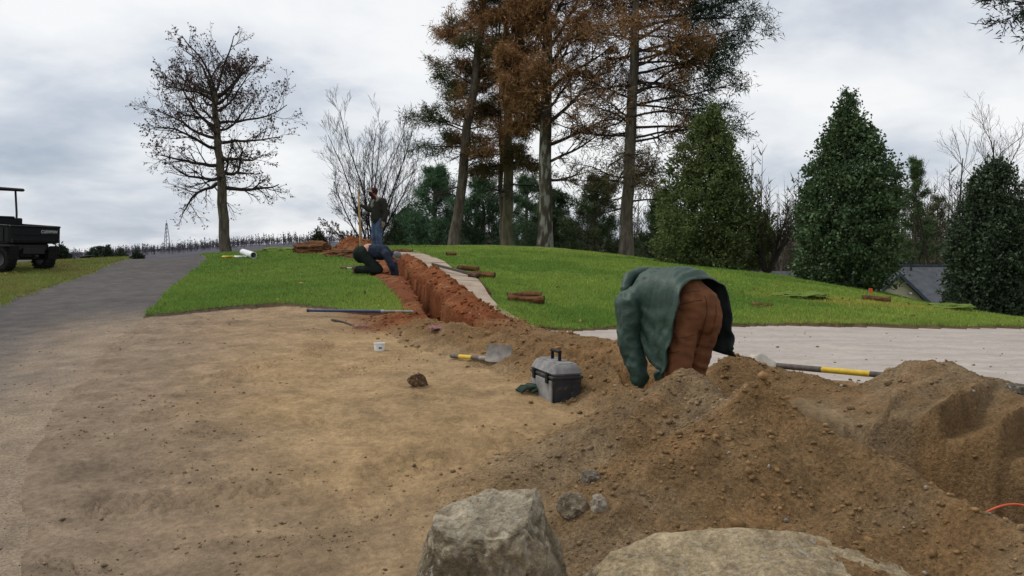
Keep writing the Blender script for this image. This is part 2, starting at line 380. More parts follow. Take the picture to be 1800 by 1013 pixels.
# ------------------------------------------------------------------ materials
def pbr(name, color=None, attr=None, rough=.85, spec=.25, var=.15, scale=8.0, bump=.0, bscale=40.0, bdist=.01, metal=0.0, detail=5,
        speck=None, sscale=120.0, sthr=.70, samt=.6, stretch=None, trans=0.0, sheen=0.0, bump2=0, b2scale=8, b2dist=.02, fine=0.0, fscale=60):
    m = bpy.data.materials.new(name); m.use_nodes = True; nt = m.node_tree; N = nt.nodes.new; L = nt.links.new
    b = nt.nodes['Principled BSDF']; b.inputs['Roughness'].default_value = rough
    b.inputs['Specular IOR Level'].default_value = spec; b.inputs['Metallic'].default_value = metal
    tc = N('ShaderNodeTexCoord'); vec = tc.outputs['Object']
    if stretch:
        mp = N('ShaderNodeMapping'); mp.inputs['Scale'].default_value = stretch; L(vec, mp.inputs[0]); vec = mp.outputs[0]
    if attr:
        at = N('ShaderNodeAttribute'); at.attribute_name = attr; col = at.outputs['Color']
    else:
        rg = N('ShaderNodeRGB'); rg.outputs[0].default_value = (*color, 1); col = rg.outputs[0]
    nz = N('ShaderNodeTexNoise'); nz.inputs['Scale'].default_value = scale; nz.inputs['Detail'].default_value = detail
    nz.inputs['Roughness'].default_value = .6; L(vec, nz.inputs['Vector'])
    mr = N('ShaderNodeMapRange'); mr.inputs[1].default_value = .34; mr.inputs[2].default_value = .66
    mr.inputs[3].default_value = 1 - var; mr.inputs[4].default_value = 1 + var; L(nz.outputs[0], mr.inputs[0])
    mx = N('ShaderNodeMix'); mx.data_type = 'RGBA'; mx.blend_type = 'MULTIPLY'; mx.inputs[0].default_value = 1
    cc = N('ShaderNodeCombineColor'); [L(mr.outputs[0], cc.inputs[i]) for i in range(3)]
    L(col, mx.inputs[6]); L(cc.outputs[0], mx.inputs[7]); col = mx.outputs[2]
    if fine:
        nf = N('ShaderNodeTexNoise'); nf.inputs['Scale'].default_value = fscale; nf.inputs['Detail'].default_value = 4; nf.inputs['Roughness'].default_value = .7; L(vec, nf.inputs['Vector'])
        fr_ = N('ShaderNodeMapRange'); fr_.inputs[1].default_value = .36; fr_.inputs[2].default_value = .64; fr_.inputs[3].default_value = 1 - fine; fr_.inputs[4].default_value = 1 + fine * .8; L(nf.outputs[0], fr_.inputs[0])
        fx = N('ShaderNodeMix'); fx.data_type = 'RGBA'; fx.blend_type = 'MULTIPLY'; fx.inputs[0].default_value = 1
        fc = N('ShaderNodeCombineColor'); [L(fr_.outputs[0], fc.inputs[i]) for i in range(3)]
        L(col, fx.inputs[6]); L(fc.outputs[0], fx.inputs[7]); col = fx.outputs[2]
    if speck:
        sn = N('ShaderNodeTexNoise'); sn.inputs['Scale'].default_value = sscale; sn.inputs['Detail'].default_value = 2; L(vec, sn.inputs['Vector'])
        sr = N('ShaderNodeMapRange'); sr.inputs[1].default_value = sthr - .04; sr.inputs[2].default_value = sthr + .04
        sr.inputs[3].default_value = 0; sr.inputs[4].default_value = samt; L(sn.outputs[0], sr.inputs[0])
        m2 = N('ShaderNodeMix'); m2.data_type = 'RGBA'; L(sr.outputs[0], m2.inputs[0]); L(col, m2.inputs[6]); m2.inputs[7].default_value = (*speck, 1); col = m2.outputs[2]
    L(col, b.inputs['Base Color'])
    nrm = None
    for (amt, sc_, ds) in ((bump2, b2scale, b2dist), (bump, bscale, bdist)):
        if amt:
            bn = N('ShaderNodeTexNoise'); bn.inputs['Scale'].default_value = sc_; bn.inputs['Detail'].default_value = 6; bn.inputs['Roughness'].default_value = .65
            L(vec, bn.inputs['Vector']); bp = N('ShaderNodeBump'); bp.inputs['Strength'].default_value = amt; bp.inputs['Distance'].default_value = ds
            L(bn.outputs[0], bp.inputs['Height'])
            if nrm: L(nrm, bp.inputs['Normal'])
            nrm = bp.outputs[0]
    if nrm: L(nrm, b.inputs['Normal'])
    if trans:
        tr = N('ShaderNodeBsdfTranslucent'); L(col, tr.inputs[0]); ms = N('ShaderNodeMixShader'); ms.inputs[0].default_value = trans
        L(b.outputs[0], ms.inputs[1]); L(tr.outputs[0], ms.inputs[2]); L(ms.outputs[0], nt.nodes['Material Output'].inputs[0])
    return m
M = {}
M['soil'] = pbr('soil', attr='Col', rough=.95, spec=.12, var=.16, scale=4, bump=.8, bscale=70, bdist=.016, detail=9, speck=(.40,.33,.25), sscale=95, sthr=.74, samt=.4, bump2=.35, b2scale=11, b2dist=.03, fine=.20, fscale=26)
M['heap'] = pbr('heaped_soil', attr='Col', rough=.95, spec=.12, var=.22, scale=5, bump=1.0, bscale=52, bdist=.03, detail=9, speck=(.40,.33,.25), sscale=80, sthr=.72, samt=.5, bump2=.55, b2scale=17, b2dist=.035, fine=.34, fscale=48)
M['clod'] = pbr('clod', attr='Col', rough=.95, spec=.1, var=.25, scale=40, bump=.5, bscale=150, bdist=.01)
M['asphalt'] = pbr('asphalt', attr='Col', rough=.92, spec=.18, var=.22, scale=4, bump=.5, bscale=120, bdist=.008, detail=10, speck=(.24,.22,.20), sscale=120, sthr=.64, samt=.5, fine=.35, fscale=55)
M['greypath'] = pbr('packed_path', attr='Col', rough=.93, spec=.15, var=.12, scale=2.2, bump=.35, bscale=70, bdist=.008, detail=10, stretch=(.6,1.6,1), fine=.14, fscale=22)
M['turf'] = pbr('turf', attr='Col', rough=.95, spec=.1, var=.25, scale=5, bump=.8, bscale=40, bdist=.03, detail=8)
M['grass'] = pbr('grass_blade', attr='Col', rough=.7, spec=.2, var=.1, scale=2, trans=.25)
M['concrete'] = pbr('concrete', (.36,.285,.215), rough=.9, spec=.15, var=.22, scale=3, bump=.3, bscale=80, bdist=.006, detail=9)
M['bark'] = pbr('bark', (.11,.09,.07), rough=.95, spec=.1, var=.45, scale=6, bump=.9, bscale=14, bdist=.05, stretch=(1,1,.25), detail=8, speck=(.17,.17,.13), sscale=9, sthr=.60, samt=.6)
M['barklich'] = pbr('bark_lichen', (.095,.080,.060), rough=.95, spec=.1, var=.45, scale=5, bump=.9, bscale=12, bdist=.06, stretch=(1,1,.3), detail=8, speck=(.30,.31,.26), sscale=5, sthr=.56, samt=.8)
M['barkgreen'] = pbr('bark_mossy', (.12,.11,.07), rough=.95, spec=.1, var=.4, scale=6, bump=.9, bscale=14, bdist=.05, stretch=(1,1,.25), detail=8)
M['twig'] = pbr('twig', (.048,.037,.032), rough=.95, spec=.1, var=.3, scale=5)
M['twigtan'] = pbr('twig_tan', (.13,.105,.085), rough=.95, spec=.1, var=.3, scale=3)
M['leaf'] = pbr('foliage', attr='Col', rough=.75, spec=.15, var=.15, scale=3, trans=.2)
M['needle'] = pbr('needles', attr='Col', rough=.8, spec=.15, var=.15, scale=2, trans=.15)
M['holly'] = pbr('holly_leaf', attr='Col', rough=.6, spec=.12, var=.15, scale=3, trans=.08)
M['wood_far'] = pbr('far_wood', attr='Col', rough=1, spec=.05, var=.15, scale=.2)
M['rock'] = pbr('boulder_stone', attr='Col', rough=.92, spec=.15, var=.34, scale=7, bump=1.0, bscale=24, bdist=.035, detail=10, fine=.3, fscale=45, speck=(.42,.40,.36), sscale=42, sthr=.64, samt=.5, bump2=.5, b2scale=90, b2dist=.008)
M['black'] = pbr('black_plastic', (.008,.008,.010), rough=.6, spec=.22, var=.25, scale=6, bump=.15, bscale=60, bdist=.003)
M['blackm'] = pbr('black_metal', (.010,.010,.012), rough=.45, spec=.45, var=.2, scale=8)
M['rubber'] = pbr('tyre_rubber', (.014,.013,.013), rough=.9, spec=.15, var=.3, scale=9, bump=.3, bscale=50)
M['white'] = pbr('white_plastic', (.72,.73,.72), rough=.45, spec=.4, var=.08, scale=12)
M['letters'] = pbr('pale_lettering', (.62,.64,.66), rough=.5, var=.05)
M['grime'] = pbr('dusty_grey_plastic', (.20,.195,.19), rough=.7, spec=.3, var=.38, scale=9, bump=.15, bscale=70, bdist=.003, detail=9, speck=(.30,.27,.22), sscale=30, sthr=.6, samt=.5)
M['charcoal'] = pbr('charcoal_plastic', (.024,.025,.027), rough=.6, spec=.35, var=.35, scale=10, speck=(.10,.09,.075), sscale=22, sthr=.63, samt=.45)
M['yellow'] = pbr('yellow_grip', (.62,.42,.03), rough=.55, spec=.35, var=.15, scale=20)
M['fibre'] = pbr('grey_fibreglass', (.115,.095,.082), rough=.75, spec=.25, var=.3, scale=20)
M['steel'] = pbr('muddy_steel', (.24,.215,.185), rough=.6, spec=.4, var=.3, scale=14, metal=.15, bump=.2, bscale=60, bdist=.004)
M['blue'] = pbr('blue_pipe', (.035,.05,.115), rough=.5, spec=.4, var=.25, scale=15)
M['orange'] = pbr('orange_cable', (.62,.10,.035), rough=.5, spec=.4, var=.1, scale=15)
M['pole'] = pbr('pale_timber', (.42,.28,.13), rough=.8, var=.25, scale=12, stretch=(1,1,.2))
M['board'] = pbr('weathered_board', (.07,.058,.048), rough=.9, var=.3, scale=14)
M['sodroll'] = pbr('sod_soil', (.135,.064,.030), rough=1, spec=.08, var=.45, scale=10, bump=1.0, bscale=34, bdist=.03, detail=9, speck=(.09,.09,.03), sscale=25, sthr=.63, samt=.5)
M['jacket'] = pbr('green_nylon', (.026,.054,.040), rough=.5, spec=.32, var=.16, scale=5, bump=.35, bscale=16, bdist=.02, bump2=.25, b2scale=6, b2dist=.04)
M['liner'] = pbr('dark_lining', (.010,.016,.014), rough=.6, spec=.25, var=.2, scale=6, bump=.3, bscale=14, bdist=.02)
M['duck'] = pbr('brown_canvas', (.152,.063,.030), rough=.9, spec=.12, var=.24, scale=7, bump=.4, bscale=22, bdist=.014, bump2=.2, b2scale=220, b2dist=.002)
M['stitch'] = pbr('brown_seam', (.095,.036,.016), rough=.9, var=.1, scale=20)
M['skin'] = pbr('skin', (.46,.25,.17), rough=.6, spec=.3, var=.06, scale=12)
M['olive'] = pbr('olive_jacket', (.026,.027,.020), rough=.85, spec=.15, var=.2, scale=8, bump=.4, bscale=14, bdist=.02)
M['greyknit'] = pbr('grey_hood', (.17,.17,.165), rough=.95, var=.15, scale=12)
M['denim'] = pbr('blue_denim', (.065,.098,.155), rough=.9, spec=.12, var=.4, scale=6, bump=.4, bscale=16, bdist=.02)
M['maroon'] = pbr('maroon_knit', (.045,.018,.018), rough=.95, spec=.08, var=.2, scale=30, bump=.4, bscale=60)
M['navy'] = pbr('navy_jacket', (.022,.030,.048), rough=.85, spec=.15, var=.25, scale=8, bump=.4, bscale=14, bdist=.02)
M['darkpant'] = pbr('dark_work_trousers', (.016,.021,.018), rough=.9, spec=.1, var=.25, scale=8, bump=.4, bscale=14, bdist=.02)
M['boot'] = pbr('tan_boot', (.135,.085,.052), rough=.85, spec=.2, var=.3, scale=14)
M['glove'] = pbr('tan_glove', (.26,.19,.11), rough=.9, var=.2, scale=20)
M['greenglove'] = pbr('green_glove', (.028,.05,.034), rough=.85, var=.35, scale=30, bump=.4, bscale=60)
M['rag'] = pbr('pink_rag', (.34,.17,.17), rough=.95, var=.35, scale=40, bump=.5, bscale=60)
M['film'] = pbr('milky_plastic', (.52,.47,.38), rough=.5, spec=.35, var=.12, scale=8)
M['roof'] = pbr('roof_shingle', (.085,.09,.10), rough=.95, spec=.1, var=.22, scale=3, bump=.4, bscale=12, bdist=.03, detail=9)
M['siding'] = pbr('cream_siding', (.46,.42,.32), rough=.8, var=.06, scale=3)
M['fascia'] = pbr('blue_grey_fascia', (.055,.065,.10), rough=.7, var=.1, scale=3)
M['flag'] = pbr('orange_flag', (.85,.12,.02), rough=.6, var=.05)
M['green_stain'] = pbr('dark_green_paint', (.016,.026,.02), rough=.6, spec=.3, var=.2, scale=10)
M['galv'] = pbr('galvanised_steel', (.30,.31,.34), rough=.6, metal=.3, var=.1)
M['ink'] = pbr('dark_print', (.16,.16,.17), rough=.7, var=.05)

# ------------------------------------------------------------------ ground, split into its surfaces
def build_ground():
    th = np.concatenate([np.radians(np.arange(-180, -38, 3.0)), np.arange(R(-38), R(38), .0024), np.radians(np.arange(38, 180, 3.0))])
    rr = [.3, .7, 1.1, 1.5, 1.8, 2.0]
    while rr[-1] < 12.5: rr.append(rr[-1] * 1.0054)
    while rr[-1] < 32: rr.append(rr[-1] * 1.014)
    while rr[-1] < 1500: rr.append(rr[-1] * 1.06)
    rr = np.array(rr); nT, nR = len(th), len(rr)
    X = (rr[:, None] * np.sin(th)[None]).ravel(); Y = (rr[:, None] * np.cos(th)[None]).ravel()
    reg = region(X, Y); Z = height(X, Y, reg)
    i = np.arange(nR - 1)[:, None] * nT + np.arange(nT)[None]; j = np.arange(nR - 1)[:, None] * nT + (np.arange(nT)[None] + 1) % nT
    F = np.stack([i, j, j + nT, i + nT], -1).reshape(-1, 4)[:, ::-1]
    V = np.c_[X, Y, Z]
    votes = np.stack([(reg[F] == k).sum(1) for k in range(4)], 1); fr = votes.argmax(1)
    # a lawn face must be all lawn, so the sod edge shows its soil side
    fr = np.where((votes[:, 0] > 0) & (votes[:, 0] < 4), np.where(votes[:, 1] + votes[:, 3] > 0, 1, fr), fr)
    sc = soil_col(X, Y)
    n = fbm(X, Y, .5, 4, 81); n2 = fbm(X, Y, 4, 4, 82)
    ac = np.array([.074, .067, .064]) * (1 + .18 * n + .14 * n2)[:, None]
    d, s, t, _ = seg_field(X, Y, [p for p in ROAD[2:15]])
    dusty = np.clip(smooth(1.9, .1, d + .45 * n - .1) * smooth(13, 8.5, Y) + .45 * smooth(8, 3, Y) * smooth(-.3, .4, n + n2 * .5) + .14 * smooth(0, .5, n2), 0, 1)
    ac = mixc(ac, EDGE, dusty)
    ac = mixc(ac, np.array([.242, .181, .123]), smooth(.95, .0, d + .55 * n + .25 * n2 - .1) * smooth(12.5, 9.5, Y))
    streak = smooth(.1, .5, fbm(X * 1.0 + Y * .25, Y * .22, 1.5, 4, 83))
    gc = mixc(np.broadcast_to(np.array([.40, .355, .312]), X.shape + (3,)), np.array([.34, .295, .252]), np.clip(streak * .4 + .3 * smooth(0, .5, n2), 0, 1))
    lc = grass_col(X, Y) * .55
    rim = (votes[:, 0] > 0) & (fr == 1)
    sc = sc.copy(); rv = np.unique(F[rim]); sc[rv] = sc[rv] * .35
    out = []
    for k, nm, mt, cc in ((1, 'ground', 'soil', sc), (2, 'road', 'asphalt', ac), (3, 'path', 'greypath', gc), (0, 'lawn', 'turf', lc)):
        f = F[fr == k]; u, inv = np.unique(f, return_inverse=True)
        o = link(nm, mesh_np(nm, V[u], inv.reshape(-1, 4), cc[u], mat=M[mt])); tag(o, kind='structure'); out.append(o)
    return out
def grass_col(x, y):
    n = fbm(x, y, .35, 4, 91); n2 = fbm(x, y, 2.2, 4, 92)
    c = np.broadcast_to(np.array([.245, .350, .060]), np.shape(x) + (3,))
    c = mixc(c, np.array([.160, .280, .045]), smooth(-.1, .4, n + .8 * n2) * .95)
    c = mixc(c, np.array([.30, .385, .07]), smooth(.0, .5, -n + .6 * n2) * .75)
    c = mixc(c, np.array([.165, .270, .050]), smooth(-1.5, -3.5, x) * .6)                # darker rye on the left lawn
    q = np.hypot((x - 6.3) / 2.0, (y - 15.2) / .75); c = mixc(c, np.array([.40, .38, .08]), smooth(1.3, .35, q + .5 * n2) * .85)
    q = smooth(14.2, 11.3, y) * smooth(2.5, 4.5, x); c = mixc(c, np.array([.29, .33, .07]), q * smooth(-.3, .5, n2) * .8)
    c = mixc(c, np.array([.25, .22, .075]), smooth(-6.9, -8.5, x + .35 * n - (y - 13) * -.20) * (.45 + .5 * smooth(-.2, .3, n2)))
    c = mixc(c, np.array([.10, .14, .05]), smooth(30, 45, y))
    return c
GROUND = build_ground()

# concrete path: one slab after another
def build_concrete_path():
    pr = np.array([(-3.0,26.0),(-2.42,23.6),(-1.55,20),(-.72,16.2),(-.47,14.2),(-.15,11.7),(.32,10.35)])
    t = np.r_[0, np.cumsum(np.hypot(*np.diff(pr, axis=0).T))]
    def at(s):
        x = np.interp(s, t, pr[:, 0]); y = np.interp(s, t, pr[:, 1]); return x, y
    root = empty('concrete_path', (0, 0, 0)); tag(root, kind='structure')
    cuts = [0, 2.3, 4.3, 6.2, 8.0, 9.7, 11.3, 12.9, 14.4, t[-1]]
    for a, b in zip(cuts[:-1], cuts[1:]):
        m = MB(); ss = np.linspace(a + .012, b - .012, 7); V = []
        dz = random.uniform(-.008, .01)
        for s in ss:
            x, y = at(s); x2, y2 = at(min(s + .3, t[-1])); x1, y1 = at(max(s - .3, 0))
            tx, ty = x2 - x1, y2 - y1; l = math.hypot(tx, ty); nx, ny = ty / l, -tx / l     # towards the spoil side
            for w in (0, .22, .44, .66):
                q = (x + nx * w, y + ny * w); V.append((q[0], q[1], bz(*q) + .05 + dz))
        n = len(V); V += [(v[0], v[1], v[2] - .12) for v in V]; F = []
        for i in range(6):
            for k in range(3): q = i * 4 + k; F += [(q, q+1, q+5, q+4), (q+n+4, q+n+5, q+n+1, q+n)]
        for i in range(6): F += [(i*4, i*4+4, i*4+4+n, i*4+n), (i*4+3+n, i*4+7+n, i*4+7, i*4+3)]
        for k in range(3): F += [(k+n, k+n+1, k+1, k), (24+k, 24+k+1, 24+k+1+n, 24+k+n)]
        m.add(V, F); m.build('slab', M['concrete'], root)
build_concrete_path()

# heaps
def build_heap(key, label, box, step, cat='dirt mound', name='dirt_mound', group=None):
    x0, x1, y0, y1 = box
    xs = np.arange(x0, x1, step); ys = np.arange(y0, y1, step)
    Xg, Yg = np.meshgrid(xs, ys); X = Xg.ravel(); Y = Yg.ravel()
    h = heap_h(key, X, Y); cv = carve(X, Y); Z = base(X, Y) - 1.15 * cv + h
    g = base(X, Y) - cv
    nx = len(xs); i = (np.arange(len(ys) - 1)[:, None] * nx + np.arange(nx - 1)[None]).ravel()
    F = np.c_[i, i + 1, i + 1 + nx, i + nx]
    keep = ((Z - g)[F] > -.035).any(1); F = F[keep]
    u, inv = np.unique(F, return_inverse=True)
    Z = np.maximum(Z, g - .06)
    c = soil_col(X[u], Y[u], smooth(.0, .12, h[u]))
    o = link(name, mesh_np(name, np.c_[X, Y, Z][u], inv.reshape(-1, 4), c, mat=M['heap'])); tag(o, label, cat, group)
    return o
build_heap('front', 'tall brown heap of gravelly soil beside the two boulders', (-.4, 2.9, 2.4, 6.2), .0155)
build_heap('right', 'smooth sided sandy mound with bucket scrapes over the pit', (1.6, 5.2, 3.4, 7.6), .018)
build_heap('behind', 'small sandy spoil heap with a yellow banded handle lying on it', (1.2, 3.0, 6.2, 7.5), .02)
build_heap('near_bank', 'low crumbly brown bank along the trench behind the toolbox', (-2.2, 1.4, 5.3, 11.4), .022, 'dirt bank', 'dirt_bank')
build_heap('far_bank', 'low orange brown bank on the trench side towards the grey path', (-1.1, 2.1, 6.8, 11), .024, 'dirt bank', 'dirt_bank')
build_heap('red_bank', 'long bank of red clay between the trench and the concrete path', (-3.4, .4, 9.8, 22.6), .035, 'dirt bank', 'dirt_bank')
build_heap('left_strip', 'thin strip of red clay between the trench and the left lawn', (-3.6, -.9, 10.8, 19.6), .035, 'dirt bank', 'dirt_bank')
build_heap('red_heap', 'heap of red clay beside the standing man with the pole', (-6, -3, 22.2, 24.8), .05)

# crumbs of soil and pebbles
ICO_V = None
def _ico():
    p = (1 + 5 ** .5) / 2
    V = np.array([(-1,p,0),(1,p,0),(-1,-p,0),(1,-p,0),(0,-1,p),(0,1,p),(0,-1,-p),(0,1,-p),(p,0,-1),(p,0,1),(-p,0,-1),(-p,0,1)], float)
    V /= np.linalg.norm(V[0])
    F = np.array([(0,11,5),(0,5,1),(0,1,7),(0,7,10),(0,10,11),(1,5,9),(5,11,4),(11,10,2),(10,7,6),(7,1,8),(3,9,4),(3,4,2),(3,2,6),(3,6,8),(3,8,9),(4,9,5),(2,4,11),(6,2,10),(8,6,7),(9,8,1)])
    return V, F
def scatter_clods(name, x, y, r, cols, mat, sink=.35, squash=.75, low=False):
    n = len(x); V, F = _ico()
    if low: V = np.array([(1,0,0),(-1,0,0),(0,1,0),(0,-1,0),(0,0,1),(0,0,-1)], float); F = np.array([(0,2,4),(2,1,4),(1,3,4),(3,0,4),(2,0,5),(1,2,5),(3,1,5),(0,3,5)])
    nv = len(V)
    W = V[None] * (1 + .28 * rng.standard_normal((n, nv, 1)))
    W = W * (r[:, None, None] * np.stack([rng.uniform(.7, 1.3, n), rng.uniform(.7, 1.3, n), np.full(n, squash)], 1)[:, None])
    a = rng.uniform(0, 6.28, n); ca, sa = np.cos(a)[:, None], np.sin(a)[:, None]
    Wx = W[..., 0] * ca - W[..., 1] * sa; Wy = W[..., 0] * sa + W[..., 1] * ca
    z = surf(x, y) + r * (squash - sink) * .6
    co = np.stack([Wx + x[:, None], Wy + y[:, None], W[..., 2] + z[:, None]], -1).reshape(-1, 3)
    f = (F[None] + (np.arange(n) * nv)[:, None, None]).reshape(-1, 3)
    c = np.repeat(cols, nv, 0)
    return tag(link(name, mesh_np(name, co, f, c, smoothf=False, mat=mat)), kind='stuff')
def in_soil(x, y): return region(x, y) == 1
def build_clods():
    # heaps and the churned ground near them
    xs, ys, rs = [], [], []
    def put(n, poly, w, r0, r1):
        poly = np.array(poly); k = rng.integers(0, len(poly) - 1, n); t = rng.uniform(0, 1, n)
        a = poly[k, :2]; b = poly[k + 1, :2]; p = a + (b - a) * t[:, None] + rng.normal(0, w, (n, 2))
        xs.append(p[:, 0]); ys.append(p[:, 1]); rs.append(r0 + (r1 - r0) * rng.power(.35, n) if False else r0 + (r1 - r0) * rng.uniform(0, 1, n) ** 8)
    put(3600, HEAPS['front'][0], .32, .0025, .016); put(1500, HEAPS['front'][1], .3, .0025, .016); put(1700, HEAPS['front'][2], .3, .0025, .016)
    put(900, HEAPS['right'][0], .4, .003, .016); put(700, HEAPS['behind'][0], .22, .004, .02)
    put(1800, HEAPS['near_bank'][0], .26, .004, .022); put(1300, HEAPS['far_bank'][0], .26, .005, .024)
    put(1700, HEAPS['red_bank'][0], .34, .007, .036); put(320, HEAPS['left_strip'][0], .2, .007, .028); put(420, HEAPS['red_heap'][0], .30, .012, .05)
    put(26, HEAPS['front'][0], .35, .018, .04); put(16, HEAPS['front'][2], .35, .016, .036); put(60, HEAPS['near_bank'][0], .25, .02, .045); put(60, HEAPS['red_bank'][0], .3, .03, .07); put(14, HEAPS['right'][0], .4, .018, .04)
    x = np.concatenate(xs); y = np.concatenate(ys); r = np.concatenate(rs)
    c = soil_col(x, y, 1.0) * rng.uniform(.7, 1.25, len(x))[:, None]
    pale = rng.uniform(0, 1, len(x)) < .035; c[pale] = np.array([.34, .30, .25]) * rng.uniform(.6, 1.2, pale.sum())[:, None]; r[pale] = np.minimum(r[pale], .013)
    b = r > .011
    scatter_clods('soil_crumbs', x[~b], y[~b], r[~b], c[~b], M['clod'], low=True); scatter_clods('soil_clods', x[b], y[b], r[b], c[b], M['clod'])
    n = 30000; u = rng.uniform(-.62, .5, n); d = 2.6 + 8.5 * rng.uniform(0, 1, n) ** 1.4
    x = u * d; y = d; keep = in_soil(x, y) & ((.6 * fbm(x, y, 1.1, 3, 95) + 1.1 * fbm(x * .5 - y * .15, y + x * .4, 3.2, 3, 97) + .45 * smooth(6.5, 3.6, y) + .22 * rng.standard_normal(n)) > .38)
    x = x[keep]; y = y[keep]; n = len(x); r = .0024 + .0105 * rng.uniform(0, 1, n) ** 6
    c = soil_col(x, y, .45) * rng.uniform(.55, 1.15, n)[:, None]
    pale = rng.uniform(0, 1, n) < .05; c[pale] = np.array([.33, .29, .24]); r[pale] = np.minimum(r[pale], .005)
    scatter_clods('loose_pebbles', x, y, r, c, M['clod'], low=True)
    n = 1800; u = rng.uniform(-.62, -.3, n); d = 2.8 + 9 * rng.uniform(0, 1, n) ** 1.3; x = u * d; y = d; keep = region(x, y) == 2
    x = x[keep]; y = y[keep]; n = len(x); r = .002 + .007 * rng.uniform(0, 1, n) ** 6
    c = np.array([.13, .115, .10])[None] * rng.uniform(.4, 2.2, n)[:, None]; scatter_clods('road_grit', x, y, r, c, M['clod'])
    n = 420; x = rng.uniform(1.6, 7, n); y = rng.uniform(5.5, 11, n); keep = (region(x, y) == 3); x = x[keep]; y = y[keep]; n = len(x)
    r = .003 + .014 * rng.uniform(0, 1, n) ** 5
    scatter_clods('path_crumbs', x, y, r, soil_col(x, y, .8) * rng.uniform(.6, 1.2, n)[:, None], M['clod'])
    # spilled red lumps on the concrete path
    n = 90; t = rng.uniform(0, 1, n); y = 10.4 + 7.5 * t; x = np.interp(y, [10.3, 11.7, 14.2, 16.2, 20], [.25, -.25, -.6, -.85, -1.6]) - rng.exponential(.25, n)
    r = rng.uniform(.008, .032, n); scatter_clods('spilled_clay', x, y, r, soil_col(x, y, 1.0) * rng.uniform(.5, 1.1, n)[:, None], M['clod'], sink=-.4)
build_clods()

# grass blades
def build_grass():
    n = 500000
    u = rng.uniform(-.66, .66, n); d = 9.8 * (30 / 9.8) ** rng.uniform(0, 1, n) ** .92
    x = u * d; y = d
    k = region(x, y) == 0; x = x[k]; y = y[k]; n = len(x)
    n2 = fbm(x, y, 2.0, 3, 96)
    h = rng.uniform(.022, .05, n) * (1 + .35 * n2) * (1 + .018 * y); w = rng.uniform(.006, .012, n) * (.55 + .06 * y)
    z = base(x, y) + .035 + .03 * fbm(x, y, .8, 3, 14) - .004
    a = rng.uniform(0, 6.28, n); lean = rng.normal(0, .45, (n, 2)) * h[:, None]
    dx = np.cos(a) * w * .5; dy = np.sin(a) * w * .5
    p = np.c_[x, y, z]
    V = np.stack([p + np.c_[-dx, -dy, 0 * z], p + np.c_[dx, dy, 0 * z], p + np.c_[lean, h]], 1).reshape(-1, 3)
    c = grass_col(x, y) * rng.uniform(.65, 1.3, n)[:, None]
    tan = rng.uniform(0, 1, n) < .03; c[tan] = np.array([.24, .22, .08])
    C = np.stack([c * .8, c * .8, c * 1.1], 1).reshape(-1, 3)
    tag(link('grass', mesh_np('grass', V, np.arange(3 * n).reshape(-1, 3), C, smoothf=False, mat=M['grass'])), kind='stuff')
build_grass()

def build_litter():
    n = 420; u = rng.uniform(-.6, .62, n); d = rng.uniform(10.5, 26, n); x = u * d; y = d; k = region(x, y) == 0; x = x[k]; y = y[k]; n = len(x)
    z = height(x, y) + rng.uniform(.02, .05, n); V, F, C = tri_leaves(np.c_[x, y, z], np.c_[rng.normal(0, 1, (n, 2)), rng.normal(0, .25, n)], rng.uniform(.04, .10, n), rng.uniform(.025, .06, n), np.array([.20, .13, .06])[None] * rng.uniform(.5, 1.7, n)[:, None], True)
    tag(link('fallen_leaves', mesh_np('fallen_leaves', V, F, C, smoothf=False, mat=M['leaf'])), kind='stuff')
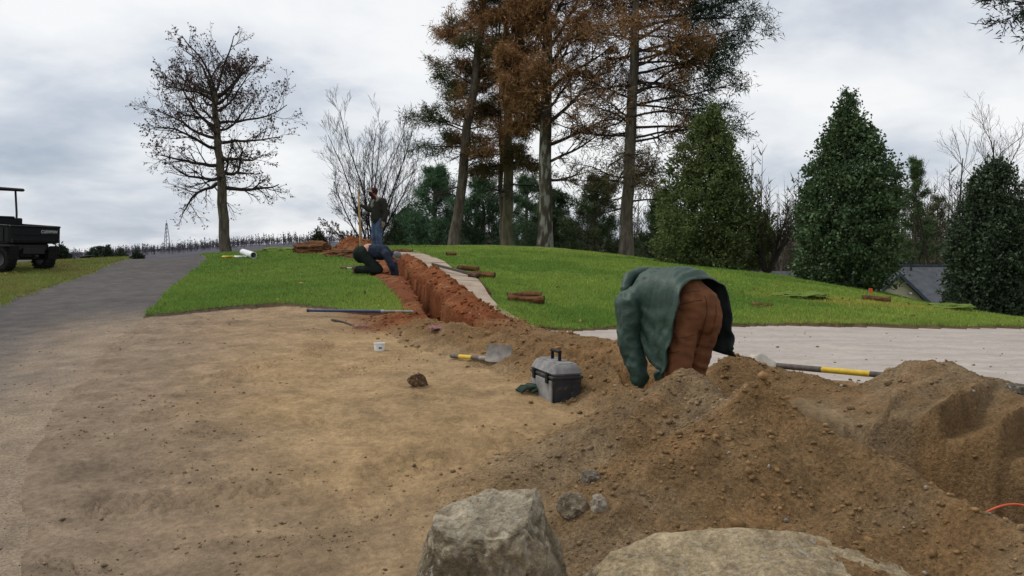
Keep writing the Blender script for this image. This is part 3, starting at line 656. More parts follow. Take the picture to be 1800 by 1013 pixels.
# ------------------------------------------------------------------ trees
def ortho(d):
    a = np.cross(d, [0, 0, 1.0]) if abs(d[2]) < .95 else np.cross(d, [1.0, 0, 0])
    a /= np.linalg.norm(a); return a, np.cross(d, a)
class Tree:
    def __init__(s, seed): s.r = random.Random(seed); s.V = []; s.F = []; s.tips = []; s.TV = []; s.TF = []
    def tube(s, pts, rad, n, trunk=False):
        V, F = (s.TV, s.TF) if trunk else (s.V, s.F); o = len(V); m = len(pts)
        for i in range(m):
            t = pts[min(i + 1, m - 1)] - pts[max(i - 1, 0)]; t = t / (np.linalg.norm(t) + 1e-9); a, b = ortho(t)
            for k in range(n):
                q = 6.28319 * k / n; V.append(pts[i] + (a * math.cos(q) + b * math.sin(q)) * rad[i])
        for i in range(m - 1):
            for k in range(n): F.append((o+i*n+k, o+i*n+(k+1)%n, o+(i+1)*n+(k+1)%n, o+(i+1)*n+k))
    def branch(s, p, d, L, r, lev, sp):
        """sp: list per level of dict(n, ratio, ang, trop, wob, seg, start)"""
        q = sp[lev]; rd = s.r; seg = q['seg']; pts = [np.array(p, float)]; d = np.array(d, float); d /= np.linalg.norm(d); dirs = [d]
        for i in range(seg):
            w = np.array([rd.gauss(0, 1), rd.gauss(0, 1), rd.gauss(0, 1)]) * q['wob']
            d = d + w + np.array([0, 0, q['trop']]) / seg; d = d / np.linalg.norm(d)
            pts.append(pts[-1] + d * L / seg); dirs.append(d)
        rad = [max(r * (1 - .75 * i / seg), q.get('rmin', .006)) for i in range(seg + 1)]
        s.tube(pts, rad, q.get('sides', 3 if lev > 0 else 5))
        if lev + 1 >= len(sp):
            s.tips.append((pts[-1], dirs[-1], lev)); s.tips.append((pts[len(pts) // 2], dirs[len(pts) // 2], lev)); return
        if q.get('tipstoo'): s.tips.append((pts[-1], dirs[-1], lev))
        nx = sp[lev + 1]; n = q['n']; st = q.get('start', .25)
        for k in range(n):
            t = st + (1 - st) * (k + rd.random()) / n; f = t * seg; i = min(int(f), seg - 1); f -= i
            pp = pts[i] * (1 - f) + pts[i + 1] * f; dd = dirs[i + 1]; a, b = ortho(dd)
            ro = (rd.random() * 6.283) if not q.get('flat') else ((0 if k % 2 else math.pi) + rd.gauss(0, .45))
            an = R(q['ang']) * rd.uniform(.7, 1.3)
            nd = dd * math.cos(an) + (a * math.cos(ro) + b * math.sin(ro)) * math.sin(an)
            s.branch(pp, nd, L * q['ratio'] * rd.uniform(.65, 1.2) * (1.15 - .55 * t), max(rad[i] * q.get('rr', .6), nx.get('rmin', .006)), lev + 1, sp)
    def meshes(s, name_b='branches'):
        return (np.array(s.V), np.array(s.F))
def tri_leaves(pos, dirs, ln, wd, cols, quad=False):
    n = len(pos); d = dirs / np.linalg.norm(dirs, axis=1)[:, None]
    rnd = rng.standard_normal((n, 3)); sd_ = np.cross(d, rnd); sd_ /= np.linalg.norm(sd_, axis=1)[:, None] + 1e-9
    a = pos; tip = pos + d * ln[:, None]; mid = pos + d * (ln * .45)[:, None]
    w = sd_ * (wd * .5)[:, None]
    if quad:
        V = np.stack([a, mid + w, tip, mid - w], 1).reshape(-1, 3); F = np.arange(4 * n).reshape(-1, 4); C = np.repeat(cols, 4, 0)
    else:
        V = np.stack([a - w, a + w, tip], 1).reshape(-1, 3); F = np.arange(3 * n).reshape(-1, 3); C = np.repeat(cols, 3, 0)
    return V, F, C
build_litter()
def tree_object(name, loc, label, cat, T, trunk_mat, twig_mat, leaves=None, leaf_mat=None, group=None, leafname='foliage'):
    root = empty(name, loc, 0, label, cat, group)
    if T.TV: link('trunk', mesh_np('trunk', T.TV, T.TF, mat=M[trunk_mat]), root)
    if T.V: link('branches', mesh_np('branches', T.V, T.F, mat=M[twig_mat]), root)
    if leaves is not None and len(leaves[0]): link(leafname, mesh_np(leafname, leaves[0], leaves[1], leaves[2], smoothf=False, mat=M[leaf_mat]), root)
    return root
def trunk_path(T, pts, radii, n=12, sub=5, wob=.02):
    pts = np.array(pts, float); P2 = []; R2 = []
    for i in range(len(pts) - 1):
        for k in range(sub):
            t = k / sub; P2.append(pts[i] * (1 - t) + pts[i + 1] * t + np.array([T.r.gauss(0, wob), T.r.gauss(0, wob), 0]) * (i + k > 0)); R2.append(radii[i] * (1 - t) + radii[i + 1] * t)
    P2.append(pts[-1]); R2.append(radii[-1]); R2[0] *= 1.35; R2[1] *= 1.1
    T.tube(P2, R2, n, True); return np.array(P2), np.array(R2)
def along(P2, R2, t):
    f = t * (len(P2) - 1); i = min(int(f), len(P2) - 2); f -= i; return P2[i] * (1 - f) + P2[i + 1] * f, R2[i] * (1 - f) + R2[i + 1] * f
def base_at(px, d, sink=.15):
    x = (px - 900) / 1500 * d; return np.array([x, d, bz(x, d) - sink])

def tree_oak():
    b = base_at(398, 40); T = Tree(11); k = 40 / 1500
    H = lambda px, py: np.array([(px - 398) * k, 0, (447 - py) * k + .15 + (EYE - 7 * k - b[2] - .15)])
    pts = [np.zeros(3), H(392,330), H(386,250), H(383,195), H(382,165)]
    P2, R2 = trunk_path(T, pts, [.27, .215, .17, .135, .11])
    sp = [dict(n=11, ratio=.48, ang=48, trop=.35, wob=.17, seg=7, start=.2, sides=5, rmin=.014, rr=.5), dict(n=6, ratio=.55, ang=42, trop=.30, wob=.12, seg=4, rmin=.008, rr=.5),
          dict(n=3, ratio=.6, ang=40, trop=.2, wob=.15, seg=2, rmin=.006), dict(n=0, ratio=.5, ang=30, trop=.2, wob=.15, seg=2, rmin=.005)]
    for (tx, ty, L, d) in [(-.5, 1, 2.6, 0), (.35, 1, 2.9, .3), (0, 1, 3.0, -.3), (.7, .8, 2.6, -.2), (-.9, .55, 2.9, .2)]:
        st = [dict(q) for q in sp]; st[0]['n'] = 7; st[1]['n'] = 5; st[2]['n'] = 3
        T.branch(P2[-1] - np.array([0, 0, T.r.uniform(0, .5)]), (tx * 1.35, d, ty), L, .075, 0, st)
    n = 23
    for i in range(n):
        t = .25 + .66 * i / (n - 1); p, r = along(P2, R2, t); az = i * 2.4 + T.r.gauss(0, .3)
        L = np.interp(t, [.25, .45, .65, .8, .95], [2.9, 3.1, 3.3, 3.0, 2.5]) * T.r.uniform(.85, 1.12)
        el = np.interp(t, [.25, .4, .6, .95], [-.38, -.12, .12, .75])
        s2 = [dict(q) for q in sp]; s2[0]['trop'] = np.interp(t, [.25, .5, 1], [.15, .55, .5]); s2[1]['trop'] = np.interp(t, [.25, .5, 1], [-.15, .3, .4]); s2[2]['trop'] = s2[1]['trop']
        T.branch(p, (math.cos(az) * math.cos(el), math.sin(az) * math.cos(el), math.sin(el)), L, r * .50, 0, s2)
    tp = np.array([t[0] for t in T.tips]); td = np.array([t[1] for t in T.tips])
    keepn = np.minimum(1, .30 + .7 * smooth(2.5, 5.5, tp[:, 2])) * (.35 + .65 * (fbm(tp[:, 0] + tp[:, 1], tp[:, 2], .9, 3, 101) > -.15))
    k_ = rng.uniform(0, 1, len(tp)) < keepn * .8; tp = tp[k_]; td = td[k_]
    n = len(tp); L = tri_leaves(tp, td * .4 + rng.standard_normal((n, 3)) + np.array([0, 0, -.4]), rng.uniform(.07, .14, n), rng.uniform(.05, .09, n), np.array([.080, .045, .038])[None] * rng.uniform(.6, 1.6, n)[:, None], True)
    tree_object('oak_tree', b, 'tall bare tree with small dark withered leaves beside the cart road', 'tree', T, 'bark', 'twig', L, 'leaf')
tree_oak()

def tree_multi():
    b = base_at(655, 46); T = Tree(5)
    trunk_path(T, [(0, 0, 0), (0, 0, .5)], [.26, .2], 10, 2)
    sp = [dict(n=17, rr=.38, ratio=.30, ang=28, trop=.22, wob=.05, seg=8, start=.12, sides=5, rmin=.014), dict(n=7, ratio=.52, ang=32, trop=.35, wob=.09, seg=4, rmin=.007, rr=.45),
          dict(n=4, ratio=.55, ang=30, trop=.35, wob=.12, seg=2, rmin=.005), dict(n=0, ratio=.5, ang=28, trop=.3, wob=.12, seg=1, rmin=.005)]
    for i, (tx, ty, L) in enumerate([(-.75, .75, 4.6), (-.38, .95, 6.6), (-.14, 1, 7.6), (.1, 1, 7.7), (.32, .95, 7.0), (.6, .85, 6.0), (.85, .62, 4.6), (-1.0, .42, 3.0), (0, 1, 6.5), (.15, 1, 6.8), (-.3, .9, 5.6), (.45, .8, 5.4)]):
        T.branch((tx * .12, 0, .35), (tx * .72, (T.r.random() - .5) * .8, ty * 1.15), L * 1.02, .058, 0, sp)
    tp = np.array([t[0] for t in T.tips]); td = np.array([t[1] for t in T.tips])
    k_ = (rng.uniform(0, 1, len(tp)) < .5 * smooth(4.5, 1.5, tp[:, 2]) * smooth(1.0, -1.0, tp[:, 0])); tp = tp[k_]; td = td[k_]; n = len(tp)
    L = tri_leaves(tp, td + rng.standard_normal((n, 3)), rng.uniform(.08, .14, n), rng.uniform(.05, .08, n), np.array([.07, .036, .022])[None] * rng.uniform(.6, 1.5, n)[:, None], True)
    tree_object('bare_tree', b, 'bare many stemmed tree fanning up behind the standing man', 'tree', T, 'bark', 'twig', L, 'leaf')
tree_multi()

GREEN_N = np.array([.030, .055, .022]); BROWN_N = np.array([.30, .165, .078]); DKGREEN = np.array([.020, .036, .018])
def needles(tips, per, ln, wd, colf, spread=.12, droop=-.1):
    tp = np.repeat(np.array([t[0] for t in tips]), per, 0); td = np.repeat(np.array([t[1] for t in tips]), per, 0); n = len(tp)
    tp = tp + rng.normal(0, spread, (n, 3)) - td * rng.uniform(0, .25, n)[:, None]
    d = td * .7 + rng.standard_normal((n, 3)) * .75 + np.array([0, 0, droop])
    c = colf(tp) * rng.uniform(.55, 1.45, n)[:, None]
    return tri_leaves(tp, d, rng.uniform(.7, 1.3, n) * ln, rng.uniform(.7, 1.3, n) * wd, c)
def conifer(name, label, px, d, top, lean, r0, seed, limbs, trunk_mat='bark', needle=None, group=None, py_base=None, sp=None):
    """limbs: list of (height, azimuth deg or None, length, elevation)"""
    b = base_at(px, d); T = Tree(seed)
    P2, R2 = trunk_path(T, [(0, 0, 0), (lean[0] * .3, lean[1] * .3, top * .3), (lean[0] * .65, lean[1] * .65, top * .62), (lean[0], lean[1], top)], [r0, r0 * .86, r0 * .62, r0 * .12], 14, 6, .03)
    for (h, az, L, el) in limbs:
        p, r = along(P2, R2, h / top)
        az = R(az if az is not None else T.r.uniform(0, 360)); el = R(el)
        T.branch(p, (math.cos(az) * math.cos(el), math.sin(az) * math.cos(el), math.sin(el)), L, min(r * .4, (.016 + L * .010) if sp is SPC else (.03 + L * .018)), 0, sp)
    Lf = needle(T) if needle else None
    return tree_object(name, b, label, 'tree', T, trunk_mat, 'twig', Lf, 'needle', group)
SPC = [dict(n=15, ratio=.38, ang=50, trop=-.05, wob=.10, seg=7, start=.2, sides=5, rmin=.012, flat=True), dict(n=5, ratio=.42, ang=45, trop=-.15, wob=.10, seg=3, rmin=.008), dict(n=0, ratio=.4, ang=40, trop=-.1, wob=.12, seg=1, rmin=.006)]
SPU = [dict(n=10, ratio=.44, ang=42, trop=.45, wob=.09, seg=8, start=.2, sides=5, rmin=.016), dict(n=6, ratio=.5, ang=42, trop=.1, wob=.12, seg=5, rmin=.010), dict(n=3, ratio=.5, ang=40, trop=0, wob=.15, seg=2, rmin=.007), dict(n=0, ratio=.5, ang=40, trop=0, wob=.1, seg=1, rmin=.006)]
def build_pines():
    rd = random.Random(3)
    # leaning pine with rust brown needles and green tufts on its left
    lim = [(h, None, rd.uniform(1.3, 2.3), rd.uniform(-10, 35)) for h in np.linspace(4.0, 15.5, 30)] + [(5.2, 170, 2.3, 5), (5.9, 185, 2.5, 18), (6.1, 200, 2.0, 12), (8, 175, 2.2, 35), (9.4, 180, 2.2, 40), (3.2, 200, 1.6, -5), (2.8, 150, 1.4, -8)]
    def nd(T):
        def cf(p):
            lw = smooth(.2, -.9, p[:, 0] - .07 * p[:, 2]) * smooth(9.5, 7.5, p[:, 2]) + .8 * (fbm(p[:, 0], p[:, 2], .7, 2, 5) > .12)
            return mixc(np.broadcast_to(BROWN_N, p.shape), np.array([.070, .085, .032]), np.clip(lw, 0, 1))
        return needles([t for t in T.tips if t[0][2] > 4.2], 6, .22, .032, cf)
    conifer('pine_tree', 'leaning pine with rust brown needles and green tufts on one side', 797, 38, 15.8, (1.9, .5), .24, 31, lim, 'bark', nd, sp=SPC)
    # thin straight pine with a dense brown crown
    lim = [(h, None, rd.uniform(1.6, 2.6), rd.uniform(-20, 25)) for h in np.linspace(3.2, 14.5, 40)]
    def nd(T): return needles([t for t in T.tips if t[0][2] > 3.6], 6, .24, .032, lambda p: mixc(np.broadcast_to(BROWN_N, p.shape), np.array([.085, .075, .032]), (fbm(p[:, 0], p[:, 2], .6, 3, 8) > .0) * .85))
    conifer('pine_tree', 'slim pine with a mossy trunk and dense brown crown', 893, 39, 15, (-.1, .2), .26, 32, lim, 'barkgreen', nd, sp=SPC)
    lim = [(h, None, rd.uniform(1.2, 2.0), rd.uniform(-15, 20)) for h in np.linspace(4, 12.5, 20)]
    conifer('pine_tree', 'thin dark pine standing just behind the mossy trunked pine', 884, 41, 13, (-.2, 0), .13, 33, lim, 'bark', nd, sp=SPC)
    # the thickest trunk, bare arching limbs on its right, brown needles on its left
    lim = [(h, a, L, e) for h, a, L, e in [(6.0, -15, 3.6, 25), (7.3, 10, 3.6, 38), (8.3, -20, 4.2, 45), (5.0, 5, 3.2, 8), (9.2, 15, 4.2, 52), (10, -10, 4, 55), (4.2, -30, 2.6, 10), (3.4, 20, 2.2, -10), (6.6, 40, 2.8, 30), (10.8, 20, 3.6, 60), (7.9, -50, 3, 40)]]
    lim += [(h, rd.uniform(110, 250), rd.uniform(1.6, 2.6), rd.uniform(0, 35)) for h in np.linspace(5.5, 15, 22)] + [(h, None, 2.4, 45) for h in (11.5, 12.3, 13, 14, 15)]
    def nd(T):
        tips = [t for t in T.tips if (t[0][2] > 5 and (t[0][0] < -.2 or rng.uniform() < .40)) or (t[0][2] > 8.5 and rng.uniform() < .85)]
        return needles(tips, 8, .2, .038, lambda p: np.broadcast_to(BROWN_N * 1.0, p.shape))
    conifer('tall_tree', 'thickest lichen spotted trunk with bare limbs arching to one side', 957, 36, 16, (.15, .3), .30, 34, lim, 'barklich', nd, sp=SPU)
    # drooping conifer, brown inside and dark green at its right edge
    lim = [(h, None, np.interp(h, [1.5, 5, 9, 13], [1.9, 3.6, 4.2, 3.2]) * rd.uniform(.8, 1.1), rd.uniform(-14, 14)) for h in np.linspace(2.4, 14, 46)]
    lim += [(h, rd.uniform(-35, 25), np.interp(h, [5, 9, 13], [3.9, 4.7, 4.0]) * rd.uniform(.85, 1.1), rd.uniform(0, 22)) for h in np.linspace(5.4, 12, 16)]
    def nd(T):
        tips = [t for t in T.tips if t[0][2] > 2.6 and (t[0][2] > 7.5 or rng.uniform() < .6) and (t[0][0] > .4 or t[0][2] > 8.5 or rng.uniform() < .45)]
        def cf(p):
            g = smooth(1.6, 2.8, p[:, 0] + 1.3 * fbm(p[:, 0], p[:, 2], .8, 2, 9)) + smooth(5.5, 4, p[:, 2]) * .6
            return mixc(np.broadcast_to(BROWN_N * .9, p.shape), np.array([.042, .066, .040]), np.clip(g, 0, 1))
        return needles(tips, 7, .22, .036, cf)
    conifer('spruce_tree', 'drooping conifer, rust brown inside and dark green along one edge', 1100, 34, 15, (.5, .2), .26, 35, lim, 'bark', nd, sp=SPC)
build_pines()

def bushy_pine(name, label, px, d, h, rad, seed, col, group=None, zlow=.1, shape=1.0, n_limb=36, loc=None, per=6, nl=.24, nw=.034):
    b = base_at(px, d) if loc is None else np.array(loc); T = Tree(seed)
    P2, R2 = trunk_path(T, [(0, 0, 0), (0, 0, h * .5), (T.r.gauss(0, .1), 0, h)], [.16, .11, .02], 8, 4)
    sp = [dict(n=9, ratio=.40, ang=48, trop=.12, wob=.07, seg=5, start=.2, sides=4, rmin=.012), dict(n=4, ratio=.5, ang=45, trop=.2, wob=.12, seg=2, rmin=.009), dict(n=0, ratio=.5, ang=40, trop=.2, wob=.12, seg=1, rmin=.008)]
    for i in range(n_limb):
        t = zlow + (.98 - zlow) * i / n_limb; p, r = along(P2, R2, t); az = i * 2.4 + T.r.gauss(0, .3); el = R(T.r.uniform(-5, 20) + 25 * t)
        L = rad * (np.interp(t, [0, zlow + .15, .5, 1], [.75, 1, .85, .16])) ** shape * T.r.uniform(.65, 1.15)
        T.branch(p, (math.cos(az) * math.cos(el), math.sin(az) * math.cos(el), math.sin(el)), L, .03, 0, sp)
    Lf = needles(T.tips, per, nl, nw, lambda p: np.broadcast_to(np.array(col), p.shape), spread=.10, droop=.15)
    return tree_object(name, b, label, 'tree', T, 'bark', 'twig', Lf, 'needle', group)
GP = 'green pines behind the tall trees'
bushy_pine('young_pine', 'blue green bushy pine right behind the lawn crest beside the standing man', 765, 44, 4.6, 2.1, 51, (0.102, 0.187, 0.102), GP)
bushy_pine('young_pine', 'low rounded green pine between the bare tree and the bushy pine', 718, 47, 2.6, 1.7, 52, (0.105, 0.167, 0.082), GP)
bushy_pine('young_pine', 'green pine filling the gap behind the slim mossy pine', 850, 46, 4.2, 2.0, 53, (0.093, 0.156, 0.082), GP)
bushy_pine('young_pine', 'dark green pine just behind the thickest lichen spotted trunk', 972, 47, 3.9, 1.9, 54, (0.082, 0.129, 0.061), GP)
bushy_pine('young_pine', 'dark olive pine behind the drooping conifer', 1045, 45, 4.8, 2.1, 55, (0.088, 0.122, 0.054), GP)
bushy_pine('young_pine', 'dull green pine between the drooping conifer and the cone shaped evergreen', 1160, 42, 4.6, 1.7, 56, (0.078, 0.116, 0.054), GP)
bushy_pine('young_pine', 'faint green pine seen between the mossy pine and the lichen trunk', 925, 53, 5.4, 2.2, 57, (.088, .146, .075), GP)
bushy_pine('tall_pine', 'narrow green pine rising behind the bigger holly and the house', 1608, 52, 11.2, 1.5, 58, (.085, .135, .050), zlow=.25)

bushy_pine('tall_pine', 'olive pine with thin foliage behind the house gable', 1645, 58, 9.6, 2.2, 59, (.13, .14, .07), zlow=.15, per=4)
bushy_pine('tall_pine', 'tan green pine farther back over the house ridge', 1715, 62, 9.4, 2.4, 60, (.15, .145, .08), zlow=.1, per=4)
bushy_pine('tall_pine', 'muted green pine behind the darker round topped holly', 1800, 56, 8.6, 2.4, 57, (.11, .125, .065), zlow=.1, per=4)
def cone_evergreen(name, label, px, d, h, rad, seed, col, col2, n, ln, wd, prof, zoff=0, trunk=None, leafmat='holly', quad=True, light_l=0):
    b = base_at(px, d) + np.array([0, 0, zoff]); T = Tree(seed); r2 = np.random.default_rng(seed)
    trunk_path(T, [(0, 0, 0), (0, 0, h * .5), (0, 0, h * .96)], [.15, .09, .015], 10, 4)
    sp = [dict(n=7, ratio=.4, ang=45, trop=.3, wob=.08, seg=4, start=.3, sides=4, rmin=.012), dict(n=3, ratio=.5, ang=40, trop=.3, wob=.1, seg=3, rmin=.008), dict(n=0, ratio=.5, ang=40, trop=.3, wob=.1, seg=2, rmin=.006)]
    for i in range(44):
        t = .05 + .9 * i / 44; az = i * 2.4; Rr = rad * np.interp(t, *prof) * .9; el = R(20 + 20 * t)
        T.branch((0, 0, t * h), (math.cos(az) * math.cos(el), math.sin(az) * math.cos(el), math.sin(el)), Rr, .028, 0, sp)
    # clumps over the surface
    nc = max(n // 40, 10)
    t = r2.uniform(0, 1, nc * 3); w = np.interp(t, *prof); t = t[r2.uniform(0, 1, nc * 3) < w / w.max()][:nc]; nc = len(t)
    th = r2.uniform(0, 6.283, nc); Rr = rad * np.interp(t, *prof) * (1 + .40 * fbm(np.cos(th) * 1.2 + 5, t * 3 + np.sin(th) * 1.2, .9, 2, seed) + .22 * fbm(np.cos(th) * 2 + 1, t * 9 + np.sin(th) * 2, 1.3, 3, seed + 3) + r2.normal(0, .085, nc))
    hole = fbm(np.cos(th) * 1.6 + 9, t * 7 + np.sin(th) * 1.6, 1.2, 3, seed + 5)
    depth = np.where((r2.uniform(0, 1, nc) < .3) | (hole < -.38), r2.uniform(.35, .85, nc), 1.0)
    C = np.c_[np.cos(th) * Rr * depth, np.sin(th) * Rr * depth, t * h]
    sprig = r2.uniform(0, 1, nc) < .06; C[sprig] *= np.array([1.09, 1.09, 1.0])
    per = n // nc; cs = np.repeat(C, per, 0); m = len(cs); ct = np.repeat(th, per)
    sg = np.repeat(r2.uniform(.06, .19, nc) * h / 6, per)[:, None]
    pos = cs + r2.standard_normal((m, 3)) * sg * np.array([1, 1, .85])
    out = np.c_[np.cos(ct), np.sin(ct), np.full(m, .25)]
    d_ = out * .8 + r2.standard_normal((m, 3)) * .8
    cc = mixc(np.broadcast_to(np.array(col), (m, 3)), np.array(col2), np.repeat(r2.uniform(0, 1, nc) ** 2, per)) * r2.uniform(.6, 1.4, m)[:, None]
    keep = pos[:, 2] > .12; Lf = tri_leaves(pos[keep], d_[keep], r2.uniform(.7, 1.3, m)[keep] * ln, r2.uniform(.7, 1.3, m)[keep] * wd, cc[keep], quad)
    # leading shoots break the outline
    ns = 190; t = r2.uniform(.08, 1, ns); th = r2.uniform(0, 6.283, ns); Rr = rad * np.interp(t, *prof) * r2.uniform(.9, 1.1, ns)
    b0 = np.c_[np.cos(th) * Rr, np.sin(th) * Rr, t * h]; dd = np.c_[np.cos(th) * .6, np.sin(th) * .6, .5 + .8 * t] + r2.normal(0, .25, (ns, 3)); dd /= np.linalg.norm(dd, axis=1)[:, None]
    b0[:6] = np.c_[r2.normal(0, .06, (6, 2)) * np.array([2.2, 2.2]), np.full(6, h * .93)]; dd[:6] = np.c_[r2.normal(0, .15, (6, 2)), np.ones(6)]
    ln_ = r2.uniform(.12, .34, ns) * h / 5; ln_[:6] = r2.uniform(.3, .5, 6) * h / 5; q_ = 16; k_ = np.tile(np.arange(q_) / (q_ - 1), ns)
    sp_ = np.repeat(b0, q_, 0) + np.repeat(dd * ln_[:, None], q_, 0) * k_[:, None] + r2.normal(0, .025, (ns * q_, 3)); n3 = len(sp_)
    S3 = tri_leaves(sp_, np.repeat(dd, q_, 0) * .6 + r2.standard_normal((n3, 3)) * .7, r2.uniform(.6, 1.1, n3) * ln * .9, r2.uniform(.6, 1.1, n3) * wd * .9, np.array(col)[None] * r2.uniform(.7, 1.6, n3)[:, None], quad)
    for a_, b_ in zip(b0, dd * ln_[:, None]): T.tube([a_ - b_ * .3, a_ + b_], [.008, .004], 3)
    Lf = (np.r_[Lf[0], S3[0]], np.r_[Lf[1], S3[1] + len(Lf[0])], np.r_[Lf[2], S3[2]])
    return tree_object(name, b, label, 'tree', T, 'bark', 'twig', Lf, leafmat, None)
PC1 = ([0, .05, .18, .35, .55, .75, .9, 1.0], [.75, .93, 1.0, .93, .74, .47, .22, .03])
PC2 = ([0, .03, .10, .2, .45, .6, .75, .88, .95, 1.0], [.40, .72, .95, 1.0, .97, .82, .52, .24, .09, .03])
PC3 = ([0, .05, .15, .4, .65, .85, .95, 1.0], [.85, .97, 1.0, .93, .76, .48, .28, .06])
cone_evergreen('evergreen_tree', 'broad cone shaped olive green evergreen beside the drooping conifer', 1247, 26.5, 5.15, 1.46, 61, (.100, .130, .046), (.150, .190, .066), 46000, .105, .055, PC1, leafmat='leaf')
cone_evergreen('holly_tree', 'tall pointed glossy holly standing in front of the house', 1485, 22.5, 5.15, 1.13, 62, (.066, .105, .050), (.125, .180, .078), 42000, .095, .065, PC2)
cone_evergreen('holly_tree', 'darker round topped holly beside the end of the lawn', 1742, 18.3, 3.55, .86, 63, (.048, .070, .040), (.090, .122, .070), 36000, .075, .052, PC3)

def bare(name, label, px, d, h, seed, stems, mat='twig', group=None, loc=None, spread=.5, dens=8):
    b = base_at(px, d) if loc is None else np.array(loc); T = Tree(seed)
    trunk_path(T, [(0, 0, 0), (0, 0, .3)], [.12, .10], 8, 2)
    sp = [dict(n=dens, ratio=.42, ang=34, trop=.25, wob=.08, seg=7, start=.2, sides=5, rmin=.014), dict(n=6, ratio=.52, ang=36, trop=.3, wob=.1, seg=3, rmin=.010), dict(n=4, ratio=.55, ang=34, trop=.3, wob=.12, seg=2, rmin=.008), dict(n=0, ratio=.5, ang=30, trop=.2, wob=.1, seg=1, rmin=.007)]
    for i in range(stems):
        a = i * 2.4 + T.r.random(); s_ = spread * T.r.uniform(.3, 1.1)
        T.branch((0, 0, .15), (math.cos(a) * s_, math.sin(a) * s_, 1), h * T.r.uniform(.7, 1), .05 + h * .006, 0, sp)
    return tree_object(name, b, label, 'tree', T, 'bark' if mat == 'twig' else 'twigtan', mat, None, None, group)
bare('bare_shrub_tree', 'short spreading bare tree between the cone evergreen and the holly', 1348, 25.5, 2.6, 71, 6, spread=.75, dens=6)
bw = 'bare trees behind the house'
t0 = bare('bare_tree', 'dark bare tree rising behind the roof of the house', 1700, 54, 12.8, 72, 3, spread=.28, group=bw)
bare('bare_tree', 'crooked bare tree leaning across the house roof', 1672, 50, 9.6, 73, 2, spread=.35, group=bw)
bare('bare_tree', 'pale bare tree far behind the darker round topped holly', 1780, 60, 14, 74, 4, 'twigtan', bw, spread=.3)
bare('bare_tree', 'pale thin bare tree far behind the short spreading tree', 1385, 58, 8.6, 75, 4, 'twigtan', bw, spread=.35)
bare('bare_tree', 'pale bare tree among the pines behind the drooping conifer', 1125, 62, 5.0, 76, 5, 'twigtan', bw, spread=.5)

# wood beyond: too many to tell apart
def build_far_wood():
    def wood(name, xs, ys, hs, cols, zf, k=16):
        VV = []; FF = []; CC = []; o = 0
        for x, y, h, c in zip(xs, ys, hs, cols):
            z = zf(x, y) - .3
            segs = [((x, y, z), (x + random.gauss(0, .03) * h, y, z + h), (.010 if k > 20 else .012) * h)]
            for i in range(k):
                t = random.uniform(.25, .95); a = random.uniform(0, 6.28); L = h * random.uniform(.12, .32) * (1.15 - t)
                p = (x, y, z + h * t); segs.append((p, (p[0] + math.cos(a) * L * .8, p[1] + math.sin(a) * L * .8, p[2] + L * random.uniform(.5, 1.1)), (.0035 if k > 20 else .045) * h))
            for (p, q, r) in segs:
                for (ax, ay) in ((r, 0), (0, r)):
                    VV += [(p[0] - ax, p[1] - ay, p[2]), (p[0] + ax, p[1] + ay, p[2]), (q[0], q[1], q[2])]; FF.append((o, o + 1, o + 2)); o += 3; CC += [c] * 3
        tag(link(name, mesh_np(name, VV, FF, np.array(CC), smoothf=False, mat=M['wood_far'])), kind='stuff')
    n = 3600; px = rng.uniform(100, 900, n); d = rng.uniform(290, 430, n); x = (px - 900) / 1500 * d
    cols = np.array([.125, .118, .136])[None] * rng.uniform(.85, 1.18, n)[:, None]
    h = rng.uniform(1.8, 3.8, n) * (1 + .7 * fbm(x, d, .03, 3, 55))
    wood('far_woodland', x, d, h, cols, hill_z, 8)
    n = 1150; px = np.where(rng.uniform(0, 1, n) < .45, rng.uniform(690, 1300, n), rng.uniform(1300, 2200, n)); d = rng.uniform(62, 115, n); x = (px - 900) / 1500 * d
    cols = mixc(np.broadcast_to(np.array([.15, .125, .10]), (n, 3)), np.array([.08, .085, .05]), rng.uniform(0, 1, n)) * rng.uniform(.7, 1.3, n)[:, None]
    wood('near_woodland', x, d, rng.uniform(7.5, 13, n) * np.where(px < 1300, .72, 1), cols, lambda x, y: -3.5 if x > 20 else -2.0, 36)
def hill_z(x, y):
    px = 900 + x / y * 1500
    return float(np.interp(px, [0, 150, 260, 400, 560, 800, 1200], [-3.2, -1.6, .2, 2.4, 4.4, 5.5, 5.5])) + (y - 300) / 130 * .9 + .5 * math.sin(x * .09) * math.sin(y * .05 + 1)
def build_hills():
    px = np.linspace(-900, 2700, 60); dd = np.linspace(260, 560, 12); Pg, Dg = np.meshgrid(px, dd)
    X = (Pg - 900) / 1500 * Dg; Z = np.array([[hill_z(a, b) if b >= 300 else hill_z(a, 300) - (300 - b) * .22 for a, b in zip(r1, r2)] for r1, r2 in zip(X, Dg)])
    n = len(px); i = (np.arange(len(dd) - 1)[:, None] * n + np.arange(n - 1)[None]).ravel()
    tag(link('hills', mesh_np('hills', np.c_[X.ravel(), Dg.ravel(), Z.ravel()], np.c_[i, i+1, i+1+n, i+n], np.tile(np.array([[.105, .10, .118]]), (X.size, 1)), mat=M['wood_far'])), kind='structure')
build_hills(); build_far_wood()

